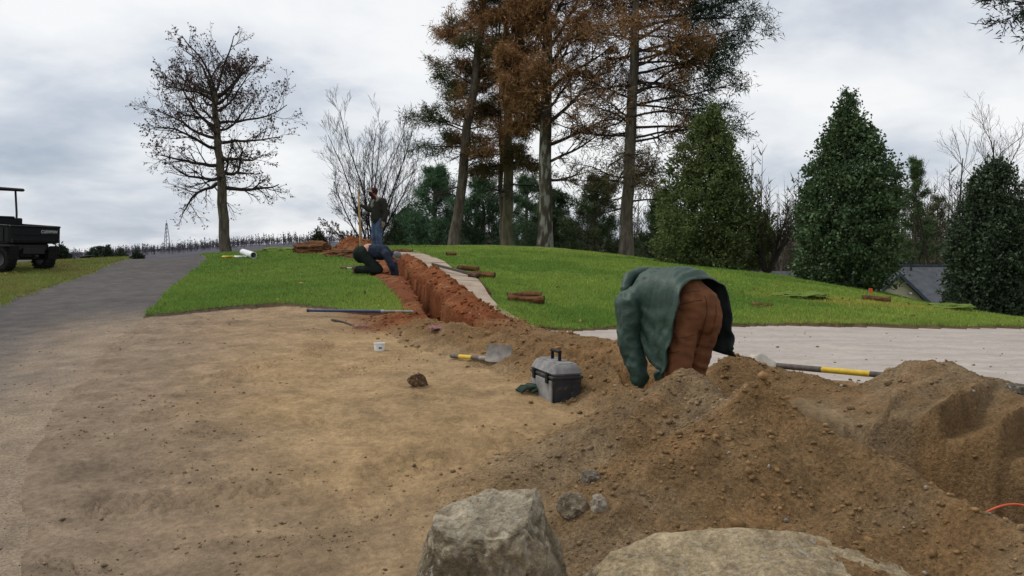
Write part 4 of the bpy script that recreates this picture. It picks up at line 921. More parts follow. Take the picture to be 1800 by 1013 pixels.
def shrub(px, d, top, rad, seed, label, col):
    b = base_at(px, d, .05); h = EYE + (440 - top) / 1500 * d - b[2]; n = 2600; r2 = np.random.default_rng(seed)
    u = r2.standard_normal((n, 3)); u /= np.linalg.norm(u, axis=1)[:, None]; u[:, 2] = np.abs(u[:, 2])
    lump = 1 + .3 * fbm(u[:, 0] * 2 + seed, u[:, 1] * 2 + u[:, 2] * 2, 1.2, 3, seed)
    taper = 1 - .55 * u[:, 2] ** 2
    p = u * np.array([rad, rad, h]) * (lump * r2.uniform(.55, 1, n))[:, None] * np.c_[taper, taper, np.ones(n)]
    T = Tree(seed); T.tube([np.zeros(3), np.array([0, 0, h * .7])], [.06, .02], 6, True)
    for i in range(8): T.tube([np.array([0, 0, h * .1 * i / 2]), np.array([math.cos(i * 2.4) * rad * .7, math.sin(i * 2.4) * rad * .7, h * (.3 + .06 * i)])], [.03, .01], 4)
    L = tri_leaves(p, u + r2.standard_normal((n, 3)) * .6, r2.uniform(.12, .24, n) * max(h / 1.4, .7), r2.uniform(.05, .1, n), np.array(col)[None] * r2.uniform(.5, 1.5, n)[:, None], True)
    tree_object('shrub', b, label, 'shrub', T, 'bark', 'twig', L, 'leaf', 'shrubs beyond the crest')
shrub(105, 42, 432, .75, 1, 'rounded dark green shrub standing beside the utility vehicle', (.026, .036, .024))
shrub(165, 46, 436, .6, 2, 'loose pale green shrub behind the ball washer', (.055, .075, .05))
shrub(190, 47, 434, .6, 3, 'feathery shrub just past the ball washer towards the road', (.05, .068, .045))
shrub(213, 48, 441, .8, 4, 'low spreading shrub at the edge of the road crest', (.05, .062, .04))
shrub(240, 49, 444, .7, 5, 'small shrub where the road drops over the crest', (.04, .055, .035))
shrub(560, 46, 407, .8, 6, 'olive shrub behind the turned sod lump', (.05, .055, .03))

# overhanging pine on the right, its trunk outside the picture
def overhang():
    T = Tree(91); P2, R2 = trunk_path(T, [(0, 0, 0), (0, 0, 4.5), (0, .0, 10)], [.24, .2, .06], 10, 4, .0)
    for (h, az, L, el) in [(4.15, 176, 3.0, 3), (4.5, 188, 2.9, 8), (5.0, 172, 2.7, 12), (5.6, 200, 2.8, 14), (6.2, 150, 2.6, 18), (5.2, 60, 2.4, 10), (5.8, -20, 2.6, 12), (6.6, 100, 2.4, 20), (7.2, 250, 2.2, 22), (7.8, 20, 1.8, 30), (8.4, 170, 1.5, 40), (5.5, 280, 2.6, 8)]:
        T.branch(P2[0] + np.array([0, 0, h + .74]), (math.cos(R(az)) * math.cos(R(el)), math.sin(R(az)) * math.cos(R(el)), math.sin(R(el))), L, .05, 0, SPC)
    L = needles(T.tips, 16, .12, .018, lambda p: np.broadcast_to(np.array([.016, .026, .016]), p.shape), spread=.05)
    b = np.array([9.7, 12.2, 0]); b[2] = bz(9.7, 12.2) - .15
    tree_object('pine_tree', b, 'pine whose dark bough hangs into the sky above the hollies', 'tree', T, 'bark', 'twig', L, 'needle')
overhang()

# ------------------------------------------------------------------ house, tower
def build_house():
    d0 = 41.0; q = d0 / 1500
    root = empty('house', (19.5, 40, -3.2), 0, 'grey roofed house with cream siding below the lawn, behind the hollies', 'house')
    O = Vector((19.5, 40, -3.2))
    def w(x, y, z): return tuple(Vector((x, y, z)) - O)
    x0, x1 = 16.2, 27.0; ye, yr, yb = 38.9, 42.2, 45.5; ze, zr = -.93, .82
    m = MB(); m.add([w(x0+.3,ye+.35,-4.2), w(x1-.3,ye+.35,-4.2), w(x1-.3,yb-.35,-4.2), w(x0+.3,yb-.35,-4.2), w(x0+.3,ye+.35,ze), w(x1-.3,ye+.35,ze), w(x1-.3,yb-.35,ze), w(x0+.3,yb-.35,ze), w(x0+.3,yr,zr-.15), w(x1-.3,yr,zr-.15)],
                    [(0,1,5,4),(1,2,6,9,5),(2,3,7,6),(3,0,4,8,7)]); m.build('wall', M['siding'], root)
    def slab(n, pts, th, mat):
        m = MB(); a = [w(*p) for p in pts]; b = [(p[0], p[1], p[2] - th) for p in a]; k = len(a)
        m.add(a + b, [tuple(range(k)), tuple(range(2*k-1, k-1, -1))] + [(i, i + k, (i+1) % k + k, (i+1) % k) for i in range(k)]); return m.build(n, mat, root)
    rf = slab('roof', [(x0,ye,ze),(x1,ye,ze),(x1,yr,zr),(x0,yr,zr)], .12, M['roof']); slab('roof', [(x0,yr+.002,zr),(x1,yr+.002,zr),(x1,yb,ze),(x0,yb,ze)], .12, M['roof'])
    m = MB(); m.box(w((x0+x1)/2, yr, zr+.03), (x1-x0, .16, .06)); m.build('ridge_cap', M['fascia'], root)
    m = MB(); m.tube([w(19.55,yr-.4,zr-.3), w(19.55,yr-.4,zr+.32)], .05, 8); m.build('vent_pipe', M['blackm'], root)
    # cross gable with clapboards
    gx, gz, hw, gy = 17.25, .55, 1.62, 38.2
    m = MB()
    for i in range(22):
        z0 = gz - .12 - .115 * (i + 1); f = min(1, (gz - z0 - .05) / 1.50); hh = hw * f * .97; h2 = hw * min(1, max(0, (gz - z0 - .165)) / 1.5) * .97
        m.add([w(gx-hh, gy-.02, z0), w(gx+hh, gy-.02, z0), w(gx+h2, gy, z0+.115), w(gx-h2, gy, z0+.115), w(gx-hh, gy+.05, z0), w(gx+hh, gy+.05, z0), w(gx+h2, gy+.05, z0+.115), w(gx-h2, gy+.05, z0+.115)],
              [(0,1,2,3),(7,6,5,4),(0,4,5,1),(1,5,6,2),(2,6,7,3),(3,7,4,0)])
    m.build('siding', M['siding'], root)
    for s in (-1, 1):
        slab('gable_roof', [(gx+s*(hw+.22), gy-.28, gz-1.70), (gx+s*.001, gy-.28, gz+.02), (gx+s*.001, 41.4, gz+.02), (gx+s*(hw+.22), 41.4, gz-1.70)][::s], .10, M['roof'])
        slab('rake_board', [(gx+s*(hw+.22), gy-.33, gz-1.68), (gx+s*.002, gy-.33, gz+.05), (gx+s*.002, gy-.285, gz+.05), (gx+s*(hw+.22), gy-.285, gz-1.68)][::s], .17, M['fascia'])
    m = MB(); m.lathe([(.04, 0), (.06, .02), (.05, .1), (.02, .12)], 10, w(gx+.55, gy-.08, -.32), Matrix.Rotation(R(90), 3, 'X')); m.build('lamp', M['white'], root)
    # wing behind with its own small gable
    gx2, gz2, hw2, gy2 = 19.2, 1.42, 1.25, 43.4
    m = MB(); m.add([w(gx2-hw2,gy2,gz2-1.1), w(gx2+hw2,gy2,gz2-1.1), w(gx2,gy2,gz2-.06), w(gx2-hw2,gy2+.05,gz2-1.1), w(gx2+hw2,gy2+.05,gz2-1.1), w(gx2,gy2+.05,gz2-.06)], [(0,1,2),(5,4,3),(0,3,4,1),(1,4,5,2),(2,5,3,0)]); m.build('siding', M['roof'], root)
    for s in (-1, 1): slab('gable_roof', [(gx2+s*(hw2+.15), gy2-.2, gz2-1.25), (gx2+s*.001, gy2-.2, gz2), (gx2+s*.001, 47, gz2), (gx2+s*(hw2+.15), 47, gz2-1.25)][::s], .09, M['roof'])
    # second house glimpsed through the bare tree
    r2 = empty('house', (11.6, 43, -3), 0, 'low grey roof glimpsed through the short spreading bare tree', 'house'); O2 = Vector((11.6, 43, -3))
    m = MB(); V = [Vector(p) - O2 for p in [(9.5,42,-3.4),(15.2,42,-3.4),(15.2,46,-3.4),(9.5,46,-3.4),(9.5,42,-.6),(15.2,42,-.6),(15.2,46,-.6),(9.5,46,-.6),(9.5,44,.38),(15.2,44,.38)]]
    m.add(V, [(0,1,5,4),(1,2,6,9,5),(2,3,7,6),(3,0,4,8,7)]); m.build('wall', M['siding'], r2)
    m = MB(); V = [Vector(p) - O2 for p in [(9.2,41.7,-.72),(15.5,41.7,-.72),(15.5,44,.52),(9.2,44,.52),(15.5,46.3,-.72),(9.2,46.3,-.72)]]
    V += [v - Vector((0, 0, .1)) for v in V]; m.add(V, [(0,1,2,3),(3,2,4,5),(9,8,7,6),(11,10,8,9),(0,6,7,1),(5,4,10,11),(1,7,8,2),(2,8,10,4),(0,3,9,6),(3,5,11,9)]); m.build('roof', M['roof'], r2)
build_house()
def build_tower():
    d = 330.0; x = (294 - 900) / 1500 * d; z0 = hill_z(x, d) - .5; zt = EYE + (440 - 388) / 1500 * d + .3
    root = empty('radio_tower', (x, d, z0), 0, 'thin lattice radio tower on the wooded ridge', 'tower'); H = zt - z0; m = MB(); c = []
    for k in range(3): c.append((math.cos(k * 2.094), math.sin(k * 2.094)))
    for k in range(3): m.tube([(c[k][0] * 1.7, c[k][1] * 1.7, 0), (c[k][0] * .25, c[k][1] * .25, H * .9)], .13, 4)
    m.build('legs', M['galv'], root); m = MB()
    for i in range(8):
        r0 = 1.7 + (.25 - 1.7) * i / 8; r1 = 1.7 + (.25 - 1.7) * (i + 1) / 8
        for k in range(3): m.tube([(c[k][0] * r0, c[k][1] * r0, H * .9 * i / 8), (c[(k+1) % 3][0] * r1, c[(k+1) % 3][1] * r1, H * .9 * (i + 1) / 8)], .07, 4)
    m.build('bracing', M['galv'], root); MB().tube([(0, 0, H * .88), (0, 0, H)], .08, 5).build('mast', M['galv'], root)
build_tower()

# ------------------------------------------------------------------ utility vehicle
def build_cart():
    x, y = (60 - 900) / 1500 * 19.6, 19.6
    root = empty('utility_vehicle', (x, y, bz(x, y) + .03), R(68), 'black utility vehicle with a cargo bed parked on the verge', 'utility vehicle')
    root.rotation_euler = (R(3.5), 0, R(68))
    # x right, y forward, tail at y = 0
    def wheel(px, py):
        ob = empty('wheel', (px, py, .27)); ob.parent = root
        Mx = Matrix.Rotation(R(90), 3, 'Y')
        m = MB(); m.lathe([(.15, -.10), (.22, -.125), (.26, -.11), (.275, -.06), (.277, 0), (.275, .06), (.26, .11), (.22, .125), (.15, .10)], 28, (0,0,0), Mx)
        for k in range(22):
            a = 2 * math.pi * k / 22
            for s in (-1, 1): m.box((s * .06, math.cos(a + s * .07) * .276, math.sin(a + s * .07) * .276), (.11, .035, .022), Euler((a + s * .07 - math.pi / 2, 0, s * .35)))
        m.build('tyre', M['rubber'], ob, sm=True)
        m = MB(); m.lathe([(.03, -.108), (.12, -.105), (.148, -.12), (.15, 0), (.148, .12), (.12, .105), (.03, .108)], 20, (0,0,0), Mx); m.build('rim', M['blackm'], ob, sm=True)
    for wy in (.32, 2.15):
        for s in (-1, 1): wheel(s * .50, wy)
    # bed
    m = MB(); m.box((0, .62, .66), (1.26, 1.18, .05), bev=.015)
    for s in (-1, 1):
        m.box((s * .62, .62, .85), (.045, 1.18, .36), bev=.012); m.box((s * .625, .62, 1.035), (.085, 1.2, .04), bev=.012)
        for k in range(4): m.box((s * .648, .2 + .28 * k, .84), (.022, .05, .3))
    m.build('cargo_bed', M['black'], root, sm=True)
    m = MB(); m.box((0, 1.19, .93), (1.22, .05, .52), bev=.02); m.box((0, 1.19, 1.20), (.8, .07, .05), bev=.015); m.build('headboard', M['black'], root, sm=True)
    tg = MB(); tg.box((0, -.005, .845), (1.30, .05, .38), bev=.018); tg.box((0, -.012, 1.03), (1.30, .085, .045), bev=.015); tg.box((0, -.036, .85), (1.1, .02, .03), bev=.006); tg.box((0, -.036, .72), (1.1, .02, .03), bev=.006)
    tgo = tg.build('tailgate', M['black'], root, sm=True)
    for s in (-1, 1): MB().box((s * .60, -.04, .70), (.05, .03, .09), bev=.008).build('latch', M['blackm'], tgo)
    cu = bpy.data.curves.new('lettering', 'FONT'); cu.body = 'CUSHMAN'; cu.size = .105; cu.extrude = .002; cu.space_character = 1.08
    to = bpy.data.objects.new('tmp', cu); COL.objects.link(to); bpy.context.view_layer.update()
    me = bpy.data.meshes.new_from_object(to.evaluated_get(bpy.context.evaluated_depsgraph_get())); bpy.data.objects.remove(to)
    me.materials.clear(); me.materials.append(M['letters']); xs = [v.co.x for v in me.vertices]; wd = max(xs) - min(xs)
    for v in me.vertices: v.co.x *= .42 / wd; v.co.x += v.co.y * .12
    link('lettering', me, tgo, (.13, -.034, .885), (R(90), 0, 0))
    # chassis, engine cover, flaps
    m = MB(); m.box((0, .5, .55), (.86, .9, .18), bev=.03); m.box((0, .30, .30), (.85, .12, .10), bev=.03); m.box((0, .36, .40), (.4, .36, .22), bev=.04); m.box((0, 1.5, .38), (.7, 1.9, .10), bev=.02); m.build('chassis', M['blackm'], root, sm=True)
    for s in (-1, 1): MB().box((s * .5, .02, .44), (.24, .02, .30), (R(8), 0, 0), .006).build('mud_flap', M['rubber'], root)
    m = MB(); m.box((0, .02, .47), (.55, .04, .14), bev=.01); m.box((0, -.03, .36), (.08, .14, .05), bev=.01); m.build('hitch', M['blackm'], root, sm=True)
    m = MB(); m.box((0, 2.0, .58), (1.2, 1.5, .28), bev=.06); m.box((0, 2.6, .78), (1.15, .45, .3), bev=.1); m.build('body', M['black'], root, sm=True)
    m = MB(); m.box((0, 1.62, .80), (1.1, .5, .14), bev=.05); m.build('seat', M['black'], root, sm=True)
    m = MB(); m.box((0, 1.42, 1.02), (1.1, .10, .36), (R(-8), 0, 0), .04); m.build('seat_back', M['black'], root, sm=True)
    for s in (-1, 1):
        MB().tube([(s * .56, 1.32, .7), (s * .56, 1.32, 1.3), (s * .55, 1.36, 1.84)], .024, 8).build('roof_post', M['blackm'], root, sm=True)
        MB().tube([(s * .54, 2.55, .75), (s * .53, 2.3, 1.3), (s * .51, 2.1, 1.84)], .024, 8).build('roof_post', M['blackm'], root, sm=True)
    m = MB(); m.box((0, 1.72, 1.86), (1.24, 1.25, .075), bev=.035); m.build('roof', M['black'], root, sm=True)
    MB().tube([(-.27, 2.2, .95), (-.27, 2.02, 1.1)], .02, 8).build('steering_column', M['blackm'], root)
build_cart()

def build_far_left():
    d = 38; x = (176 - 900) / 1500 * d; z = bz(x, d); up = EYE + (440 - 432) / 1500 * d - z - .97
    r = empty('ball_washer', (x, d, z), 0, 'dark green golf ball washer on a post by the verge', 'ball washer')
    MB().lathe([(.10, -.05), (.10, .03), (.05, .06), (.05, .6 + up), (.07, .62 + up)], 12).build('post', M['green_stain'], r, sm=True)
    m = MB(); m.box((0, 0, .72 + up), (.22, .2, .24), bev=.04, taper=(.7, .8)); m.lathe([(.1, .84 + up), (.17, .87 + up), (.17, .93 + up), (.06, .97 + up)], 14); m.build('head', M['green_stain'], r, sm=True)
    MB().tube([(.09, 0, .8 + up), (.2, 0, .85 + up), (.2, 0, .72 + up)], .015, 6).build('handle', M['blackm'], r)
    x = (152 - 900) / 1500 * d; z = EYE - 24 / 1500 * d; r = empty('litter_bin', (x, d, z), 0, 'small dark bin standing beside the ball washer', 'bin')
    m = MB(); m.box((0, 0, .15), (.42, .35, .32), bev=.04, taper=(.8, .8)); m.build('body', M['black'], r, sm=True); MB().box((0, 0, .335), (.46, .39, .05), (0, R(-6), 0), .02).build('lid', M['black'], r)
build_far_left()

# ------------------------------------------------------------------ tools and small things
def ground_pt(px, py, lift=0.0):
    x, y = G(px, py); return Vector((x, y, sz(x, y) + lift))
def build_toolbox():
    p = ground_pt(972, 711); ax = R(18); root = empty('toolbox', (p.x, p.y, p.z), ax, 'dusty grey and black plastic toolbox with a carrying handle', 'toolbox')
    root.location.z -= .012
    W, D, Hh = .225, .47, .20                                         # near right corner edge at the origin
    def L(x, y, z): return (x + W / 2, y + D / 2, z)
    m = MB(); m.box(L(0, 0, Hh / 2), (W, D, Hh), bev=.012, taper=(.93, .96))
    bd = m.build('body', M['charcoal'], root, sm=True)
    m = MB(); m.box(L(0, 0, Hh - .005), (W + .02, D + .02, .022), bev=.006); m.build('rim', M['charcoal'], root, sm=True)
    m = MB(); m.box(L(-W / 2 - .001, 0, Hh * .46), (.012, D * .93, Hh * .8), bev=.004); m.build('front_panel', M['grime'], bd, sm=True)
    m = MB(); m.box(L(0, 0, Hh + .048), (W + .012, D + .012, .085), (R(180), 0, 0), bev=.02, taper=(.82, .92)); m.box(L(0, 0, Hh + .092), (W * .52, D * .86, .012), bev=.004)
    ld = m.build('lid', M['grime'], root, sm=True)
    for yy in (-.14, .14):
        m = MB(); m.box(L(-W / 2 - .012, yy, Hh - .015), (.018, .045, .075), bev=.005); m.box(L(-W / 2 - .016, yy, Hh + .015), (.012, .03, .03), bev=.004); m.build('latch', M['black'], root, sm=True)
    m = MB(); hz = Hh + .098
    m.box(L(0, -.075, hz + .03), (.022, .022, .07), bev=.004); m.box(L(0, .075, hz + .03), (.022, .022, .07), bev=.004); m.box(L(0, 0, hz + .068), (.03, .175, .024), bev=.007); m.build('handle', M['black'], root, sm=True)
build_toolbox()

def rod(name, mat, a, b, r, parent, n=12): 
    return MB().tube([a, (Vector(a) + Vector(b)) / 2, b], r, n).build(name, M[mat], parent, sm=True)
def build_shovel1():
    a = ground_pt(794, 631, .03); b = ground_pt(853, 648, .055); c = ground_pt(893, 656, .0)
    root = empty('spade', a, 0, 'spade with a yellow banded handle lying on the sand by the bank', 'spade'); O = Vector(a)
    a2 = Vector((0, 0, 0)); b2 = b - O; dv = (b2 - a2); n = dv.normalized()
    def at(t): return a2 + dv * t
    rod('grip', 'fibre', at(0), at(.25), .021, root); rod('yellow_band', 'yellow', at(.25), at(.62), .0195, root); rod('shaft', 'fibre', at(.62), at(.98), .018, root)
    side = Vector((n.y, -n.x, 0)).normalized(); up = side.cross(n).normalized()
    if up.z < 0: up = -up
    rod('socket', 'steel', at(.86), at(1.06), .022, root)
    # square blade, turned up on its edge towards the camera
    s1 = (side * .45 + Vector((0, 0, -.62)) * .7).normalized(); e = at(1.03); V = []; F = []; ln = .22; wd = .165; nu, nv = 7, 7
    fwd = Vector((.975, -.20, -.04)).normalized()
    s1 = (Vector((0, 0, 1)) - fwd * fwd.z).normalized() * .86 + fwd.cross(Vector((0, 0, 1))).normalized() * -.50; s1.normalize(); nrm = fwd.cross(s1).normalized()
    for k in (0, 1):
        for i in range(nu):
            for j in range(nv):
                u = i / (nu - 1); v = j / (nv - 1) - .5; w2 = wd * (1 - .12 * (u < .05)); V.append(e + fwd * ln * u + s1 * w2 * v + nrm * (.05 * v * v * 1.5 + .002 + (.004 if k else 0)) )
    o = nu * nv
    for i in range(nu - 1):
        for j in range(nv - 1): q = i * nv + j; F += [(q, q+1, q+nv+1, q+nv), (q+o+nv, q+o+nv+1, q+o+1, q+o)]
    for i in range(nu - 1): F += [(i*nv, i*nv+nv, i*nv+nv+o, i*nv+o), (i*nv+nv-1+o, i*nv+2*nv-1+o, i*nv+2*nv-1, i*nv+nv-1)]
    for j in range(nv - 1): q = (nu-1)*nv + j; F += [(j+o, j+1+o, j+1, j), (q, q+1, q+1+o, q+o)]
    zmin = min(v.z for v in V) + O.z; gx = e + fwd * .1; dz = sz(O.x + gx.x, O.y + gx.y) - .02 - zmin
    V = [v + Vector((0, 0, max(dz, -.06))) for v in V]
    MB().add(V, F).build('blade', M['steel'], root, sm=True)
build_shovel1()
def build_shovel2():
    a = Vector(P(1366, 643, 7.0)); b = Vector(P(1545, 659, 6.45)); root = empty('shovel', a, 0, 'shovel handle with a bright yellow band lying across the spoil heap', 'shovel')
    dv = b - a; at = lambda t: dv * t
    rod('grip', 'fibre', at(0), at(.46), .024, root); rod('yellow_band', 'yellow', at(.46), at(.92), .0235, root); rod('shaft', 'fibre', at(.92), at(1.75), .0225, root)
    e = at(1.75); n = dv.normalized(); m = MB(); m.box(e + n * .12, (.26, .2, .012), n.to_track_quat('X', 'Z').to_euler(), .004); m.build('blade', M['steel'], root)
build_shovel2()
def build_bar():
    a = ground_pt(541, 557, .03); b = ground_pt(727, 565, .03)
    dz = max(sz(*(a.lerp(b, k / 20)).xy) + .02 - a.lerp(b, k / 20).z for k in range(21)); a.z += max(dz, 0); b.z += max(dz, 0)
    root = empty('digging_bar', a, 0, 'dark blue pipe lying along the edge of the left lawn', 'pipe'); dv = b - a
    rod('shaft', 'blue', dv * 0, dv * .70, .019, root); rod('collar', 'galv', dv * .70, dv * .73, .023, root); rod('tip', 'steel', dv * .73, dv, .017, root)
    MB().tube([dv * -.004, dv * .012], .024, 10).build('end_cap', M['blackm'], root)
    a = ground_pt(583, 566, .012); b = ground_pt(622, 573, .012); o = MB().tube([Vector((0,0,0)), (b - a) * .5 + Vector((0, .02, .01)), b - a], .013, 7).build('stick', M['board'], None, a); tag(o, 'short dark stick lying beside the blue pipe', 'stick')
    m = MB(); p = ground_pt(636, 576, .012); pr = random.Random(2)
    for k in range(3):
        m.tube([(.10 * math.cos(t * .7 + k) * (1 - .1 * k), .09 * math.sin(t * .9 + k * 2), .006 + .01 * pr.random()) for t in range(9)], .006, 5)
    tag(m.build('string', M['rag'], None, p), 'tangle of pink string on the sand near the blue pipe', 'string')
build_bar()
def build_cup():
    p = ground_pt(667, 616); root = empty('plastic_tub', (p.x, p.y, p.z - .01), R(10), 'small white plastic tub with printed label on the sand', 'tub')
    m = MB(); m.lathe([(.046, 0), (.050, .004), (.0515, .072), (.055, .074), (.055, .084), (.0515, .084), (.0500, .078), (.046, .012), (.001, .012)], 28); m.build('cup', M['white'], root, sm=True)
    m = MB(); V = []; F = []
    for i in range(5):
        a = R(-100 + 9 * i); 
        for z in (.028, .046): r = .0502 + z * .02 + .0012; V.append((r * math.cos(a), r * math.sin(a), z))
    for i in range(4): F.append((i*2, i*2+2, i*2+3, i*2+1))
    m.add(V, F); m.build('label', M['ink'], root)
build_cup()
def build_pipe_white():
    a = Vector(P(427, 441, 23.6)); b = Vector(P(446, 453, 22.0)); za, zb_ = sz(a.x, a.y), sz(b.x, b.y); a.z = za + .10; b.z = zb_ + .10
    d = (b - a); q = d.to_track_quat('Z', 'Y').to_matrix(); m = MB(); n = 20; L = d.length; V = []; F = []
    for r, z in ((.085, 0), (.085, L), (.074, L), (.074, L - .4), (.074, 0)):
        for k in range(n): V.append(q @ Vector((r * math.cos(6.283 * k / n), r * math.sin(6.283 * k / n), z)))
    for i in range(4):
        for k in range(n): F.append((i*n+k, i*n+(k+1)%n, (i+1)*n+(k+1)%n, (i+1)*n+k))
    for k in range(n): F.append((4*n+k, 4*n+(k+1)%n, (k+1)%n, k))
    m.add(V, F); tag(m.build('drain_pipe', M['white'], None, a, sm=True), 'short white plastic pipe lying on the lawn below the tall bare tree', 'pipe')
    p = G(408, 457); z = sz(*p); m = MB(); rd = random.Random(9)
    for side, mt, nm in ((0, 'yellow', None),):
        root = empty('work_gloves', (p[0], p[1], z + .02), .3, 'crumpled yellow and white work gloves on the lawn edge by the road', 'gloves')
        for g in range(2):
            m = MB(); ox = -.16 + .3 * g
            m.box((ox, 0, .02), (.2, .16, .07), (0, 0, .3 * g), .03)
            for k in range(4): m.tube([(ox + .08, -.06 + .04 * k, .03), (ox + .16, -.07 + .045 * k, .04), (ox + .22, -.08 + .05 * k, .015)], .02, 6)
            m.tube([(ox, -.08, .02), (ox + .06, -.13, .03)], .022, 6); m.build('glove', M['yellow' if g == 0 else 'white'], root, sm=True)
build_pipe_white()
def build_glove_green():
    p = ground_pt(937, 690, .004); root = MB(); m = root
    m.box((.02, .03, .03), (.12, .14, .05), (0, .2, .4), .022)
    for k in range(4): m.tube([(-.02, -.02 + .03 * k, .03), (-.07, -.04 + .035 * k, .035), (-.115, -.05 + .035 * k, .008)], [.014, .013, .010], 7)
    m.tube([(.02, -.05, .02), (-.03, -.085, .015), (-.05, -.10, .01)], [.015, .013, .01], 7)
    tag(m.build('glove', M['greenglove'], None, p, (0, 0, .35), sm=True), 'dark green work glove lying against the toolbox', 'glove')
    # pink rag
    p = ground_pt(771, 607, 0); n = 16; V = []; F = []
    for i in range(n):
        for j in range(n):
            u = (i / (n - 1) - .5); v = (j / (n - 1) - .5); h = .03 + .028 * mnoise.noise((u * 7, v * 7, 3)) + .02 * mnoise.noise((u * 15, v * 15, 8)) - .06 * (u * u + v * v)
            V.append((u * .2 + .03 * mnoise.noise((v * 5, u * 4, 1)), v * .14 + .02 * mnoise.noise((u * 5, v * 4, 7)), max(h, .004)))
    for i in range(n - 1):
        for j in range(n - 1): F.append((i*n+j, i*n+n+j, i*n+n+j+1, i*n+j+1))
    o = MB().add(V, F).build('rag', M['rag'], None, p, (0, 0, .4), sm=True); s_ = o.modifiers.new('t', 'SOLIDIFY'); s_.thickness = .006; tag(o, 'crumpled pink rag on the sand at the foot of the bank', 'rag')
build_glove_green()

def rock_mesh(name, dims, planes, seed, sub=5, lump=.06, col=(.21, .185, .145), col2=(.32, .28, .21), top=None):
    import bmesh
    bm = bmesh.new(); bmesh.ops.create_icosphere(bm, subdivisions=sub, radius=1.0)
    V = np.array([v.co[:] for v in bm.verts]); F = np.array([[v.index for v in f.verts] for f in bm.faces]); bm.free()
    V = V * 1.25
    for (n, d) in planes:
        n = np.array(n, float); n /= np.linalg.norm(n); e = V @ n - d; V = V - np.where(e > 0, e, 0)[:, None] * n * .93
    q = np.array([mnoise.fractal(Vector(v) * 1.6 + Vector((seed, 0, 0)), .7, 2.1, 5) for v in V]); q2 = np.array([mnoise.fractal(Vector(v) * 7 + Vector((seed, 3, 0)), .8, 2.1, 4) for v in V])
    Nn = V / np.linalg.norm(V, axis=1)[:, None]; V = V + Nn * (lump * q + lump * .28 * q2)[:, None]
    V = V * np.array(dims)
    c = mixc(np.broadcast_to(np.array(col), V.shape), np.array(col2), smooth(-.35, .5, q + .5 * q2))
    if top is not None: c = mixc(c, np.array(top), smooth(.05, .45, Nn[:, 2] + .5 * q2 - .3) * .7)  # upward faces painted paler: light from above put into the stone colour
    me = mesh_np(name, V, F, c, mat=M['rock']); me.set_sharp_from_angle(angle=R(28)); return me
def build_rocks():
    # angular boulder in front
    c = P(872, 960, 3.42); x, y = c[0], c[1]
    x -= .03
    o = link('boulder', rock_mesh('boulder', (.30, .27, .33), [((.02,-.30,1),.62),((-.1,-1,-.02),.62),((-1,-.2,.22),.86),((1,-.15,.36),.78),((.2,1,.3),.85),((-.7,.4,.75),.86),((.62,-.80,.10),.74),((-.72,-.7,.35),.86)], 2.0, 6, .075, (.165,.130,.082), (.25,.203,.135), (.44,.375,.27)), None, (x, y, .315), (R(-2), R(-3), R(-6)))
    tag(o, 'angular grey boulder with a flat top painted as lit and sharp front edge', 'boulder')
    c = P(1300, 985, 3.32)
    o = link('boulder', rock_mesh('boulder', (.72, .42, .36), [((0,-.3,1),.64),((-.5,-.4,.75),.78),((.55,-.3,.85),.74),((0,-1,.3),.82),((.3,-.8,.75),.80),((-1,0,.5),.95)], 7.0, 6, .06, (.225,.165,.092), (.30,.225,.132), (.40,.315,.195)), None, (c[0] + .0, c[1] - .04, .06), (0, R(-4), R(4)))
    tag(o, 'broad low sandy boulder half buried at the foot of the heap', 'boulder')
    def small(px, py, d, dims, seed, lab, col=(.16,.125,.085), col2=(.24,.19,.13), rot=(0,0,0), lift=.3, nm='rock', planes=None):
        q = P(px, py, d); z = sz(q[0], q[1])
        o = link(nm, rock_mesh(nm, dims, planes or [((0,-.2,1),.7),((.6,-.7,.4),.75),((-.7,-.5,.3),.8),((.1,-1,0),.8),((.8,.3,.3),.8)], seed, 4, .1, col, col2), None, (q[0], q[1], z + dims[2] * lift), rot); tag(o, lab, 'rock')
    small(1012, 884, 3.95, (.075, .065, .048), 12, 'brown wedge shaped rock leaning on the pale rock', rot=(R(22), R(8), .3), lift=.2)
    small(1054, 886, 3.93, (.036, .034, .046), 14, 'crumbly whitish rock beside the brown wedge shaped rock', (.26,.215,.16), (.42,.36,.28), lift=.3)
    small(1040, 835, 4.3, (.05, .045, .035), 15, 'dark stone at the foot of the gravelly heap', (.14,.115,.085), (.19,.16,.12))
    small(762, 1006, 3.5, (.06, .06, .05), 16, 'small grey stone touching the angular boulder', (.2,.17,.13), (.27,.24,.19))
    small(1790, 742, 5.6, (.07, .06, .035), 17, 'flat dark stone on the shoulder of the scraped mound', (.12,.10,.078), (.17,.145,.11), lift=.35)
    small(1275, 690, 5.35, (.055, .05, .035), 18, 'rounded grey stone on the ridge of the tall heap', (.15,.13,.11), (.2,.18,.15), lift=.6)
    small(1068, 655, 6.5, (.06, .05, .04), 19, 'pale stone set in the bank behind the toolbox', (.28,.22,.16), (.36,.3,.23), lift=.6)
    small(735, 684, 6.65, (.075, .05, .055), 20, 'tilted clod of brown sod standing alone on the sand', (.12,.07,.035), (.17,.10,.05), (R(10), R(28), .4), .6, 'sod_clod', [((.5,-.7,.5),.5),((-.6,.6,.3),.6),((0,0,-1),.7)])
build_rocks()
